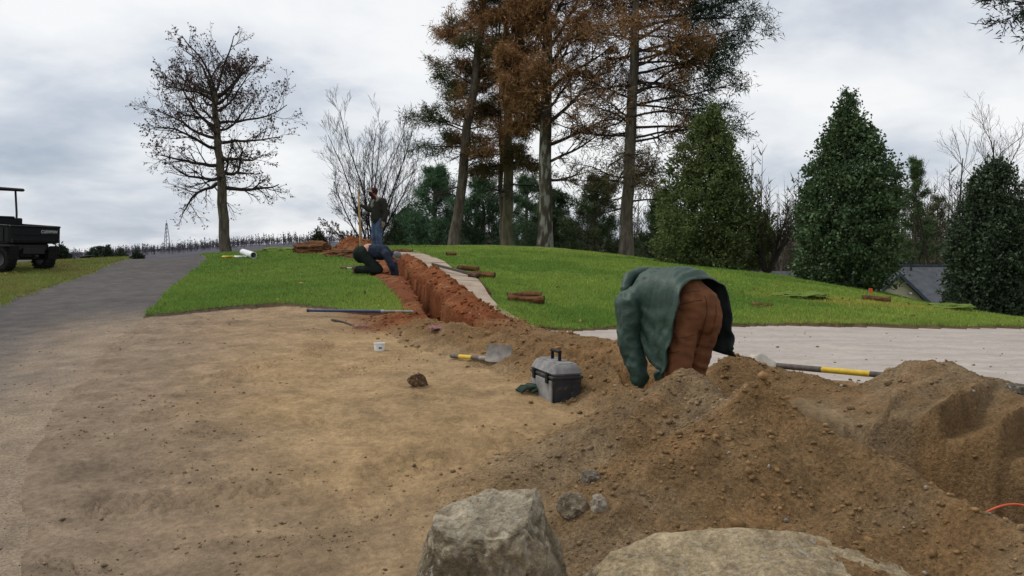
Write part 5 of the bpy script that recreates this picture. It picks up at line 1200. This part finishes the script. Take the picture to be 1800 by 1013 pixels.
def build_cable():
    pts = [P(1690, 925, 3.95), P(1720, 908, 4.0), P(1750, 893, 4.1), P(1775, 887, 4.15), P(1800, 889, 4.15), P(1840, 905, 4.1), P(1900, 950, 4.0)]
    pts = [Vector(p) for p in pts]; cv = []
    for i in range(len(pts) - 1):
        p0, p1, p2, p3 = pts[max(i-1, 0)], pts[i], pts[i+1], pts[min(i+2, len(pts)-1)]
        for k in range(6):
            t = k / 6; cv.append(.5 * ((2*p1) + (p2-p0)*t + (2*p0-5*p1+4*p2-p3)*t*t + (3*p1-p0-3*p2+p3)*t*t*t))
    o = cv[0].copy(); tag(MB().tube([c - o for c in cv], .0058, 8).build('cable', M['orange'], None, o, sm=True), 'orange cable arching out of the soil at the pit', 'cable')
    # milky plastic sheet poking out behind the heap
    q = Vector(P(1338, 626, 7.05)); V = []; F = []; n = 8
    for i in range(n):
        for j in range(n):
            u = i / (n - 1) - .5; v = j / (n - 1); V.append((u * .24 + .05 * v, .05 * math.sin(u * 5) + .1 * v, .14 * v * (1 - 1.3 * max(u, 0)) - .02 + .02 * mnoise.noise((u * 4, v * 4, 2))))
    for i in range(n - 1):
        for j in range(n - 1): F.append((i*n+j, i*n+n+j, i*n+n+j+1, i*n+j+1))
    o = MB().add(V, F).build('plastic_sheet', M['film'], None, (q.x, q.y, sz(q.x, q.y) + .02), sm=True); s_ = o.modifiers.new('t', 'SOLIDIFY'); s_.thickness = .006; tag(o, 'scrap of milky plastic sheet poking out behind the small spoil heap', 'plastic sheet')
build_cable()

def sod_roll(px, py, L, r, rz, label, lift=0.0, grp=None, dpos=None):
    p = ground_pt(px, py) if dpos is None else Vector(dpos)
    root = empty('sod_roll', (p.x, p.y, p.z + r * .72 + lift), rz, label, 'sod roll', grp)
    n, m = 26, 14; V = []; F = []
    for i in range(m):
        x = (i / (m - 1) - .5) * L
        for k in range(n):
            a = 6.2832 * k / n; q = 1 + .22 * mnoise.noise((x * 5 + px, math.cos(a) * 1.5, math.sin(a) * 1.5)) + .11 * mnoise.noise((x * 16, math.cos(a) * 5, math.sin(a) * 5 + px))
            V.append((x + .02 * mnoise.noise((a * 2, px, i)) * (i in (0, m-1)), math.cos(a) * r * 1.25 * q, math.sin(a) * r * .78 * q - .012 * math.sin(x * 9 + px)))
    for i in range(m - 1):
        for k in range(n): F.append((i*n+k, i*n+(k+1)%n, (i+1)*n+(k+1)%n, (i+1)*n+k))
    MB().add(V, F).build('roll', M['sodroll'], root, sm=True)
    # spiral ends: soil and turf layers
    for s, i0 in ((-1, 0), (1, m - 1)):
        mb = MB(); pts = []
        for t in range(40):
            a = t * .42; q = r * (.98 - .024 * t); 
            if q < .012: break
            pts.append((s * (L / 2 - .004), math.cos(a) * q * 1.2, math.sin(a) * q * .74))
        mb.tube(pts, .013, 5); mb.build('spiral_end', M['grass_edge'], root)
    MB().box((0, 0, 0), (L * .96, r * 1.5, r * .95), None, r * .3).build('core', M['sodroll'], root)
M['grass_edge'] = pbr('sod_turf_edge', (.05, .055, .018), rough=1, var=.4, scale=20)
sod_roll(925, 538, .54, .078, R(-6), 'rolled brown sod lying nearer the grey path of the pair')
sod_roll(921, 529, .54, .07, R(-4), 'rolled brown sod lying behind its twin on the lawn', .0)
sod_roll(847, 493, .48, .085, R(-8), 'rolled brown sod at the edge of the concrete path by the dark board')
sod_roll(823, 480, .46, .07, R(20), 'flattened sod roll behind the roll by the dark board')
sod_roll(793, 453, .26, .085, R(10), 'short ball of rolled sod alone near the lawn crest')
sod_roll(1540, 533, .48, .075, R(-20), 'sod roll marked by a small orange flag')
sod_roll(708, 446, .55, .08, R(-5), 'long sod roll lying at the top of the red bank')
def build_misc_lawn():
    p = ground_pt(1527, 528); root = empty('marker_flag', p, 0, 'small orange marker flag stuck beside a sod roll', 'flag')
    MB().tube([(0, 0, -.1), (0, 0, .22)], .005, 5).build('wire', M['galv'], root); m = MB(); m.box((.035, 0, .17), (.07, .005, .09)); m.build('pennant', M['flag'], root)
    # dark board along the concrete path
    a = Vector((*G(760, 474), 0)); b = Vector((*G(838, 495), 0)); a.z = bz(a.x, a.y) + .11; b.z = bz(b.x, b.y) + .11; dv = b - a
    m = MB(); m.box(dv / 2, (dv.length, .045, .05), dv.to_track_quat('X', 'Z').to_euler(), .006); tag(m.build('board', M['board'], None, a), 'thin dark board lying on the concrete path by the sod rolls', 'board')
    # loose tufts and lumps
    def tuft(px, py, w, h, lab, seed, soil=False, d=None):
        p = ground_pt(px, py) if d is None else Vector((*P(px, py, d)[:2], 0)); 
        if d is not None: p.z = sz(p.x, p.y)
        root = empty('sod_lump', (p.x, p.y, p.z), 0, lab, 'sod lump')
        me = rock_mesh('soil', (w, w * .7, h), [((0, 0, -1), .5), ((0, -.4, 1), .8)], seed, 4, .34, (.085,.042,.02) if soil else (.10,.15,.03), (.16,.075,.034) if soil else (.14,.20,.04)); me.materials[0] = M['clod']; link('soil', me, root, (0, 0, h * .35))
        n = 500 if not soil else 160; u = rng.uniform(-1, 1, (n, 2)); q = np.c_[u[:, 0] * w * 1.05, u[:, 1] * w * .75, np.maximum(.1, 1 - (u ** 2).sum(1)) * h * (.8 if not soil else .45)]
        L = tri_leaves(q, np.c_[rng.normal(0, .6, (n, 2)), np.ones(n)], rng.uniform(.04, .09, n), rng.uniform(.008, .016, n), grass_col(q[:, 0] + p.x, q[:, 1] + p.y) * rng.uniform(.4, 1.0, n)[:, None])
        tag(link('turf', mesh_np('turf', *L, smoothf=False, mat=M['grass']), root), kind='stuff')
    tuft(820, 455, .20, .05, 'dark green tuft of loose turf beside the ball of sod', 31)
    tuft(1665, 547, .34, .07, 'loose green turf pieces near the darker holly', 32)
    tuft(1405, 527, .42, .06, 'raised yellowish turf edge on the lawn behind the bent man', 33)
    tuft(1695, 548, .16, .06, 'small brown sod lump beside the loose turf pieces', 34, True)
    tuft(1340, 543, .14, .04, 'scuffed turf clod on the lawn near the bent man', 35, True)
    tuft(548, 440, .42, .22, 'broad brown lump of upturned sod left of the red heap', 36, True, 24)
    tuft(598, 446, .34, .12, 'row of sod crumbs between upturned sod and kneeling man', 37, True, 22.6)
    tuft(630, 450, .28, .10, 'grassy sod crumbs just behind the kneeling man', 39, True, 21.6)
    tuft(490, 441, .40, .09, 'low tuft of dark turf on the crest of the left lawn', 38, False, 25)
    # flat bag by the kneeling man's boots
build_misc_lawn()

# ------------------------------------------------------------------ people
def prim_capsule(mb, p0, r0, p1, r1, n=14):
    p0 = Vector(p0); p1 = Vector(p1); d = p1 - p0; L = max(d.length, 1e-4); q = d.to_track_quat('Z', 'Y').to_matrix(); prof = []
    for k in range(5): a = R(-88 + 22 * k); prof.append((r0 * math.cos(a), r0 * math.sin(a)))
    for k in range(5): a = R(0 + 22 * k); prof.append((r1 * math.cos(a), L + r1 * math.sin(a)))
    mb.lathe(prof, n, p0, q)
def prim_ell(mb, c, r, rot=(0,0,0), n=18):
    q = Euler(rot).to_matrix(); V = []; F = []; m = 10
    prof = [(math.cos(R(-88 + 176 * k / m)), math.sin(R(-88 + 176 * k / m))) for k in range(m + 1)]
    t = MB(); t.lathe(prof, n); mb.add([q @ Vector((v[0] * r[0], v[1] * r[1], v[2] * r[2])) + Vector(c) for v in t.V], t.F)
def blob(name, parts, voxel, mat, parent, smooth_it=4, fold=0.0, ffreq=9.0, seed=0.0, loc=(0,0,0), az=.55, crease=0.0):
    mb = MB()
    for p in parts:
        if p[0] == 'c': prim_capsule(mb, *p[1:])
        else: prim_ell(mb, *p[1:])
    me = bpy.data.meshes.new('tmp'); me.from_pydata([tuple(v) for v in mb.V], [], mb.F); me.update()
    o = bpy.data.objects.new('tmp', me); COL.objects.link(o)
    m = o.modifiers.new('r', 'REMESH'); m.mode = 'VOXEL'; m.voxel_size = voxel; m.use_smooth_shade = True
    s = o.modifiers.new('s', 'SMOOTH'); s.iterations = smooth_it; s.factor = .5
    dg = bpy.context.evaluated_depsgraph_get(); dg.update(); out = bpy.data.meshes.new_from_object(o.evaluated_get(dg)); bpy.data.objects.remove(o)
    out.name = name
    if fold:
        nn = [v.normal.copy() for v in out.vertices]
        for v, n in zip(out.vertices, nn):
            c = v.co; k = (1 - 2.2 * abs(mnoise.noise(Vector((c.x * ffreq * .8 + seed + 7, c.y * ffreq * .8, c.z * ffreq * az + c.x * 3))))) * crease + mnoise.noise(Vector((c.x * ffreq + seed, c.y * ffreq, c.z * ffreq * .55))) + .5 * mnoise.noise(Vector((c.x * ffreq * 2.2, c.y * ffreq * 2.2 + seed, c.z * ffreq * 1.3)))
            v.co = c + n * fold * k
    out.polygons.foreach_set('use_smooth', np.ones(len(out.polygons), bool))
    out.materials.clear(); out.materials.append(mat)
    return link(name, out, parent, loc)
def hand_parts(w, d, side, s=1.0, curl=.5):
    """palm and five fingers; w wrist point, d pointing direction, side = thumb direction"""
    w = Vector(w); d = Vector(d).normalized(); sd_ = (Vector(side) - d * Vector(side).dot(d)).normalized(); up = d.cross(sd_).normalized(); out = []
    pc = w + d * .05 * s
    for k in (-1, 0, 1): out.append(('c', w + sd_ * .016 * k * s, .018 * s, w + d * .085 * s + sd_ * .024 * k * s, .014 * s))
    for k, ln in enumerate((.070, .080, .074, .058)):
        b = w + d * .088 * s + sd_ * (.033 - .022 * k) * s; m = b + (d * math.cos(curl * .6) + up * math.sin(curl * .6)) * ln * .5 * s; e = m + (d * math.cos(curl * 1.6) + up * math.sin(curl * 1.6)) * ln * .5 * s
        out += [('c', b, .0095 * s, m, .009 * s), ('c', m, .009 * s, e, .0075 * s)]
    b = w + d * .025 * s + sd_ * .026 * s; m = b + (d * .6 + sd_ * .75 + up * .15).normalized() * .042 * s; e = m + (d * .9 + sd_ * .2 + up * .35).normalized() * .032 * s
    return out + [('c', b, .0125 * s, m, .011 * s), ('c', m, .011 * s, e, .0085 * s)]

def build_bent_man():
    D = 6.05
    hip = Vector(P(1222, 552, D)); zf = .30
    root_loc = Vector((hip.x, hip.y, zf)); O = root_loc
    r = lambda p: Vector(p) - O
    hipL = r((hip.x - .055, hip.y - .02, 1.155)); hipR = r((hip.x + .075, hip.y + .05, 1.155))
    kL = r((hip.x - .128, hip.y - .03, .73)); kR = r((hip.x + .018, hip.y + .12, .73))
    aL = r((hip.x - .135, hip.y + .02, .37)); aR = r((hip.x + .01, hip.y + .16, .37))
    waist = r((hip.x - .055, hip.y + .12, 1.275)); chest = r((hip.x - .21, hip.y + .33, 1.285)); neck = r((hip.x - .30, hip.y + .47, 1.22))
    sL = r((hip.x - .425, hip.y + .24, 1.20)); sR = r((hip.x - .09, hip.y + .50, 1.20))
    eL = r((hip.x - .435, hip.y + .22, .93)); wL = r((hip.x - .375, hip.y + .13, .69))
    eR = r((hip.x - .10, hip.y + .48, .92)); wR = r((hip.x - .16, hip.y + .36, .66))
    head = r((hip.x - .37, hip.y + .60, 1.09))
    # body
    body = [('e', (hipL + hipR) / 2 + Vector((0, .02, .02)), (.16, .14, .13)), ('c', (hipL + hipR) / 2, .13, waist, .13), ('c', waist, .13, chest, .15), ('c', chest, .13, neck, .07), ('c', neck, .055, head, .06),
            ('e', head, (.078, .098, .115), (R(35), 0, R(35))), ('c', sL, .055, eL, .045), ('c', eL, .045, wL, .03), ('c', sR, .055, eR, .045), ('c', eR, .045, wR, .03), ('c', chest, .1, sL, .055), ('c', chest, .1, sR, .055)]
    for h, k, a in ((hipL, kL, aL), (hipR, kR, aR)): body += [('c', h, .095, k, .062), ('c', k, .06, a, .042), ('c', a, .042, a + Vector((-.06, .13, -.045)), .035)]
    body += [('e', head + Vector((-.03, .07, -.05)), (.02, .03, .025))]
    body += hand_parts(wL, (.1, .1, -1), (.5, .4, 0)) + hand_parts(wR, (0, 0, -1), (-.5, -.3, 0))
    man = blob('person', body, .014, M['skin'], None, 3, loc=O); man.name = 'person'
    tag(man, 'man in green rain jacket and brown trousers bending down into the hole', 'person')
    # trousers
    pc = (hipL + hipR) / 2
    par = [('e', pc + Vector((-.055, -.015, .0)), (.120, .140, .165)), ('e', pc + Vector((.06, .0, .0)), (.112, .138, .165)), ('e', pc + Vector((0.0, -.03, .03)), (.145, .12, .15)), ('c', pc + Vector((-.02, .03, .05)), .165, waist + Vector((.01, -.02, -.0)), .158), ('c', pc + Vector((0, .06, .02)), .15, waist, .15)]
    for h, k, a, s_ in ((hipL, kL, aL, -1), (hipR, kR, aR, 1)):
        par += [('c', h + Vector((s_ * .018, -.005, -.04)), .108, k, .086), ('c', k, .086, a + Vector((0, 0, .07)), .086), ('c', a + Vector((0, 0, .07)), .088, a + Vector((0, 0, .03)), .09)]
    tro = blob('trousers', par, .010, M['duck'], man, 6, .009, 10, 3.0, az=1.4, crease=.9)
    # seams and pockets lie on the cloth: project small strips onto it
    from mathutils.bvhtree import BVHTree
    dg = bpy.context.evaluated_depsgraph_get(); tm = tro.data; bvh = BVHTree.FromPolygons([v.co for v in tm.vertices], [p.vertices for p in tm.polygons])
    camv = Vector((0, 0, EYE)) - O
    def strip(pxs, nm, rad=.0035, mat='stitch', lift=.001):
        pts = []
        for (px, py) in pxs:
            tgt = Vector(P(px, py, D)) - O; dr = (tgt - camv).normalized(); h = bvh.ray_cast(camv, dr)
            if h[0] is not None: pts.append(h[0] + h[1] * lift)
        if len(pts) < 2: return
        dens = []
        for a, b in zip(pts[:-1], pts[1:]):
            for k in range(6):
                q = a.lerp(b, k / 6); n_ = bvh.find_nearest(q); dens.append(n_[0] + n_[1] * lift)
        dens.append(pts[-1]); MB().tube(dens, rad, 6).build(nm, M[mat], tro, sm=True)
    strip([(1188, 540), (1210, 532), (1234, 528)], 'yoke_seam'); strip([(1258, 534), (1274, 538)], 'yoke_seam'); strip([(1201, 517), (1230, 512), (1262, 511)], 'waist_seam')
    strip([(1238, 520), (1243, 545), (1240, 560), (1234, 585), (1226, 610)], 'seat_seam', .004)
    strip([(1190, 540), (1188, 575)], 'back_pocket'); strip([(1258, 536), (1257, 560), (1250, 585)], 'back_pocket')
    strip([(1176, 592), (1200, 594), (1222, 588)], 'leg_pocket'); strip([(1178, 620), (1195, 618)], 'leg_pocket'); strip([(1172, 560), (1170, 600), (1178, 645)], 'side_seam')
    for a in (aL, aR): blob('boot', [('c', a + Vector((.01, -.02, -.03)), .062, a + Vector((-.05, .12, -.04)), .052), ('c', a + Vector((0, 0, .06)), .06, a, .06)], .014, M['boot'], man, 3)
    # jacket: torso and sleeves, then the loose tail hanging from it
    def sleeve(s, e, w_): return [('c', s, .108, s.lerp(e, .5), .098), ('c', s.lerp(e, .5), .098, e, .09), ('c', e, .09, e.lerp(w_, .6), .078), ('c', e.lerp(w_, .6), .078, w_ + (w_ - e).normalized() * .02, .066)]
    jk = [('c', waist + Vector((-.05, .06, .01)), .165, chest, .185), ('c', chest, .18, neck, .115), ('c', chest + Vector((-.02, -.02, .0)), .15, sL, .10), ('c', chest, .15, sR, .10)] + sleeve(sL, eL, wL) + sleeve(sR, eR, wR)
    jko = blob('jacket', jk, .011, M['jacket'], man, 4, .014, 11, 9.0, az=.9, crease=.8)
    # tail: sections from the shoulders (s=0) to the hem (s=1); each goes left bottom - over the back - right bottom
    NS, NA = 34, 64; V = []
    def sec(s):
        c = np.array([hip.x - .25, hip.y + .34, 0]) * (1 - s) + np.array([hip.x + .065, hip.y - .045, 0]) * s
        ax = np.array([-.62, .78, 0]); ax /= np.linalg.norm(ax); lat = np.array([ax[1], -ax[0], 0])            # lat: to his right in the picture
        top = np.interp(s, [0, .3, .6, .85, 1], [1.42, 1.462, 1.468, 1.445, 1.392]); hw = np.interp(s, [0, .4, .75, 1], [.19, .215, .245, .275])
        bl = np.interp(s, [0, .5, 1], [1.0, .80, .725]); br = np.interp(s, [0, .4, 1], [1.05, .90, .825])
        return c, ax, lat, top, hw, bl, br
    for i in range(NS):
        s = i / (NS - 1); c, ax, lat, top, hw, bl, br = sec(s)
        for j in range(NA):
            u = j / (NA - 1)
            zs = 1.22
            if u < .30: t = u / .30; lx = -hw * (1 - .10 * (1 - t)); z = bl + (zs - bl) * t
            elif u > .70: t = (1 - u) / .30; lx = hw * (1 - .02 * (1 - t)); z = br + (zs - br) * t
            else:
                a = math.pi * (1 - (u - .30) / .40); lx = hw * math.cos(a); q = math.sin(a) ** .75; z = zs + (top - zs) * q
            p = c + lat * lx; p[2] = z
            # the hem rides up over the seat and the hanging sides swing back
            up = 1 - min(1, abs(u - .52) / .22) ** 2 if abs(u - .52) < .22 else 0
            if s > .7: p = p + ax * (.035 * up * (s - .7) / .3)
            hang = max(0, (.3 - u) / .3, (u - .7) / .3)
            p = p + ax * ((.15 * hang ** .8 * s) if u < .5 else -.03 * hang * s)
            f = .016 * (1 - 2.2 * abs(mnoise.noise((u * 11 + s * 2, s * 3.0, 9)))) * (.4 + hang) + .010 * (1 - 2 * abs(mnoise.noise((u * 9 - s * 4, s * 7.0, 3)))) + .013 * mnoise.noise((u * 13, s * 2.2, 4)) + .008 * mnoise.noise((u * 28, s * 6, 1)) + .016 * hang * math.sin(u * 55 + s * 2) * s + .006 * mnoise.noise((u * 10, s * 18, 6))
            nrm = lat * (math.cos(math.pi * (1 - u))) + np.array([0, 0, max(0, math.sin(math.pi * u))]); p = p + nrm * f
            V.append(tuple(Vector(p) - O))
    F = [(i*NA+j, (i+1)*NA+j, (i+1)*NA+j+1, i*NA+j+1) for i in range(NS-1) for j in range(NA-1)]
    to = MB().add(V, F).build('jacket_tail', M['jacket'], man, sm=False); to.data.polygons.foreach_set('use_smooth', np.ones(len(to.data.polygons), bool)); to.data.materials.append(M['liner'])
    sm = to.modifiers.new('t', 'SOLIDIFY'); sm.thickness = .007; sm.offset = 0; sm.material_offset = 1; sm.use_rim = True
    mbz = MB(); ed = [Vector(V[i * NA + NA - 1]) for i in range(NS)][6:]; mbz.tube([e + Vector((0, 0, .004)) for e in ed], .006, 6); mbz.build('zip', M['black'], to)
    mbz = MB(); e = Vector(V[(NS-1) * NA + NA - 4]); mbz.box(e, (.016, .016, .022), None, .004); mbz.build('toggle', M['black'], to)
    # hood lying collapsed on the nape
    hq = lambda a, b, c: r((hip.x + a, hip.y + b, c))
    blob('hood', [('c', hq(-.455, .36, 1.31), .035, hq(-.40, .45, 1.40), .045), ('c', hq(-.40, .45, 1.40), .045, hq(-.30, .50, 1.435), .045), ('c', hq(-.30, .50, 1.435), .045, hq(-.20, .47, 1.44), .03),
                  ('c', hq(-.455, .36, 1.31), .03, hq(-.455, .33, 1.22), .025), ('c', hq(-.38, .48, 1.34), .05, hq(-.26, .52, 1.37), .06), ('c', hq(-.43, .42, 1.26), .05, hq(-.30, .52, 1.30), .06)], .011, M['jacket'], man, 3, .012, 12, 4)
    return man
build_bent_man()

def head_parts(c, look, s=1.0):
    c = Vector(c); f = Vector(look).normalized(); sd_ = f.cross(Vector((0, 0, 1))).normalized(); u = sd_.cross(f)
    return [('e', c + u * .02, (.077, .095, .105), (0, 0, math.atan2(f.y, f.x) - math.pi / 2)), ('e', c + f * .035 - u * .055, (.055, .06, .055)), ('c', c + f * .09 + u * .005, .010, c + f * .112 - u * .022, .014),
            ('e', c + sd_ * .078, (.012, .02, .03)), ('e', c - sd_ * .078, (.012, .02, .03)), ('c', c + f * .085 - u * .055 + sd_ * .02, .009, c + f * .085 - u * .055 - sd_ * .02, .009),
            ('e', c + f * .088 + u * .022 + sd_ * .032, (.014, .014, .009)), ('e', c + f * .088 + u * .022 - sd_ * .032, (.014, .014, .009))]
def build_standing_man():
    d = 22.6; x = (664 - 900) / 1500 * d; z = EYE - 8 / 1500 * d
    O = Vector((x, d, min(z, bz(x, d) + .04)))
    hd = Vector((-.085, -.035, 1.635)); look = Vector((-.80, -.45, -.42))
    sR, eR, wR = Vector((-.12, .06, 1.42)), Vector((-.20, -.06, 1.20)), Vector((-.36, -.07, 1.29)); sL, eL, wL = Vector((.155, -.09, 1.42)), Vector((.235, -.10, 1.13)), Vector((.20, -.17, .90))
    legs = [(Vector((-.06, .06, .93)), Vector((-.09, .03, .50)), Vector((-.075, .07, .08))), (Vector((.07, -.05, .93)), Vector((.05, -.10, .50)), Vector((.075, -.06, .08)))]
    body = [('c', (0, 0, .95), .14, (0, 0, 1.12), .13), ('c', (0, 0, 1.12), .13, (0, 0, 1.36), .15), ('c', (.015, -.01, 1.42), .07, (-.03, -.02, 1.54), .055), ('c', (0, 0, 1.39), .10, sR, .06), ('c', (0, 0, 1.39), .10, sL, .06),
            ('c', sR, .055, eR, .045), ('c', eR, .042, wR, .03), ('c', sL, .055, eL, .045), ('c', eL, .042, wL, .03)] + head_parts(hd, look) + hand_parts(wR, (-.8, -.3, .15), (0, .2, 1), 1, 1.0) + hand_parts(wL, (-.15, -.3, -1), (-.6, -.5, 0))
    for h, k, a in legs: body += [('c', h, .09, k, .062), ('c', k, .06, a, .042), ('c', a, .042, a + Vector((-.13, -.08, -.04)), .032)]
    man = blob('person', body, .014, M['skin'], None, 3, loc=O); tag(man, 'man standing in dark jacket and blue jeans, holding an upright pole', 'person')
    blob('jeans', [('c', (0, 0, .95), .165, (0, 0, 1.05), .16)] + [q for h, k, a in legs for q in (('c', h, .118, k, .088), ('c', k, .088, a + Vector((0, 0, .02)), .078))], .016, M['denim'], man, 4, .012, 9, 1)
    blob('jacket', [('c', (0, 0, .98), .185, (0, 0, 1.12), .175), ('c', (0, 0, 1.12), .175, (0, 0, 1.34), .175), ('c', (0, 0, 1.36), .15, sR, .085), ('c', (0, 0, 1.36), .15, sL, .09), ('c', sR, .088, eR, .078), ('c', eR, .078, wR, .055), ('c', sL, .092, eL, .08), ('c', eL, .08, wL + Vector((0, 0, .03)), .06)], .016, M['olive'], man, 4, .012, 9, 5)
    blob('hood', [('c', (.10, -.02, 1.47), .05, (.05, .07, 1.50), .055), ('c', (.05, .07, 1.50), .055, (-.05, .07, 1.46), .045), ('c', (.10, -.02, 1.47), .05, (.02, -.12, 1.44), .04), ('c', (.02, -.12, 1.44), .038, (-.08, -.13, 1.30), .028)], .015, M['greyknit'], man, 3)
    blob('collar_shirt', [('c', (-.08, -.10, 1.42), .05, (-.12, -.11, 1.28), .045)], .015, M['greyknit'], man, 2)
    blob('beanie', [('e', hd + Vector((.012, .008, .062)), (.098, .106, .088)), ('c', hd + Vector((.01, .0, .03)), .094, hd + Vector((.012, .005, .06)), .098)], .013, M['maroon'], man, 3)
    blob('face_mask', [('e', hd + Vector((-.058, -.035, -.025)), (.066, .072, .072)), ('c', hd + Vector((-.01, -.01, -.08)), .06, hd + Vector((.01, 0, -.13)), .07)], .013, M['maroon'], man, 3)
    m = MB(); f = Vector((-.87, -.49, 0)); m.box(hd + f * .125 + Vector((0, 0, .045)), (.09, .13, .012), Euler((0, R(-12), math.atan2(f.y, f.x))), .005); m.build('cap_bill', M['white'], man)
    for h, k, a in legs: blob('boot', [('c', a + Vector((.02, .01, -.02)), .056, a + Vector((-.13, -.08, -.035)), .045), ('c', a + Vector((0, 0, .04)), .055, a, .055)], .016, M['boot'], man, 3)
    blob('glove', hand_parts(wL, (-.15, -.3, -1), (-.6, -.5, 0), 1.12), .011, M['glove'], man, 2); blob('glove', hand_parts(wR, (-.8, -.3, .15), (0, .2, 1), 1.12, 1.0), .011, M['black'], man, 2)
    # pole
    hp = O + wR + Vector((-.10, -.045, .02)); px = hp.x; py = hp.y; zb = sz(px, py)
    tilt = Vector((-.035, 0, 1)).normalized(); b = hp - tilt * (hp.z - zb + .1); t_ = hp + tilt * .42
    root = empty('pole', b, 0, 'pale wooden pole held upright by the standing man', 'pole'); L = (t_ - b)
    MB().tube([L * 0, L * .5, L * .56], [.036, .034, .030], 10).build('thick_end', M['pole'], root, sm=True); MB().tube([L * .56, L * .8, L], [.026, .025, .022], 10).build('handle', M['pole'], root, sm=True)
build_standing_man()
def build_kneeling_man():
    d = 18.0; x = (655 - 900) / 1500 * d; z = EYE - 47 / 1500 * d; O = Vector((x, d, sz(x - .05, d + .0) + .0))
    s = 1.04
    v = lambda a, b, c: Vector((a * s, b * s, c * s))
    kn = [v(.13, -.16, .085), v(.10, .14, .085)]; hip = [v(-.20, -.09, .40), v(-.21, .09, .40)]; an = [v(-.28, -.15, .09), v(-.31, .14, .09)]; toe = [v(-.33, -.15, .03), v(-.36, .14, .03)]
    wa = v(-.04, 0, .475); ch = v(.20, 0, .44); nk = v(.35, .0, .40); hd = v(.46, .03, .34); sh = [v(.30, -.17, .40), v(.28, .17, .40)]; el = [v(.42, -.20, .17), v(.42, .16, .17)]; wr = [v(.46, -.12, -.06), v(.47, .08, -.06)]
    body = [('c', (hip[0] + hip[1]) / 2, .14, wa + v(-.03, 0, 0), .150), ('c', wa, .145, ch, .15), ('c', ch, .12, nk, .07), ('c', nk, .055, hd, .06)] + head_parts(hd, (.6, -.15, -.8))
    for i in (0, 1): body += [('c', hip[i], .09, kn[i], .065), ('c', kn[i], .06, an[i], .042), ('c', an[i], .04, toe[i], .03), ('c', ch, .1, sh[i], .055), ('c', sh[i], .052, el[i], .043), ('c', el[i], .04, wr[i], .03)] + hand_parts(wr[i], (.1, .1, -1), (.6, .3 * (1 - 2 * i), 0))
    man = blob('person', body, .014, M['skin'], None, 3, loc=O); tag(man, 'man on his knees in navy jacket, reaching down into the trench', 'person')
    blob('trousers', [('e', (hip[0] + hip[1]) / 2 + v(-.02, 0, 0), (.185, .20, .185)), ('c', (hip[0] + hip[1]) / 2, .165, wa + v(-.07, 0, -.03), .155)] + [q for i in (0, 1) for q in (('c', hip[i], .122, kn[i], .098), ('c', kn[i], .092, an[i], .08))], .015, M['darkpant'], man, 4, .012, 9, 2)
    blob('jacket', [('c', wa + v(.035, 0, -.02), .165, ch, .17), ('c', ch, .16, nk, .09)] + [q for i in (0, 1) for q in (('c', ch, .13, sh[i], .085), ('c', sh[i], .085, el[i], .075), ('c', el[i], .072, wr[i] + v(0, 0, .03), .055))], .015, M['navy'], man, 4, .013, 9, 7)
    blob('cap', [('e', hd + v(.03, .0, .035), (.10, .095, .095))], .014, M['greyknit'], man, 3)
    for i in (0, 1): blob('boot', [('c', an[i] + v(.03, 0, 0), .062, an[i], .062), ('c', an[i], .058, toe[i] + v(-.03, 0, .10), .045), ('c', an[i] + v(-.02, 0, .02), .05, toe[i] + v(-.01, 0, .02), .045)], .014, M['boot'], man, 3)
    p = ground_pt(612, 476); V = []; F = []
    m = MB(); m.box((0, 0, .02), (.34, .24, .05), (0, 0, .3), .02); m.box((.08, -.12, .045), (.14, .05, .02), (0, 0, .1), .006)
    root = empty('tool_bag', (p.x, p.y, p.z - .015), .1, 'flat pale tool pouch on the grass behind the kneeling man', 'tool bag'); MB().box((0, 0, .03), (.34, .24, .06), (0, R(6), 0), .025).build('pouch', M['boot'], root, sm=True); MB().box((.06, -.13, .03), (.15, .03, .03), None, .008).build('buckle', M['white'], root)
build_kneeling_man()
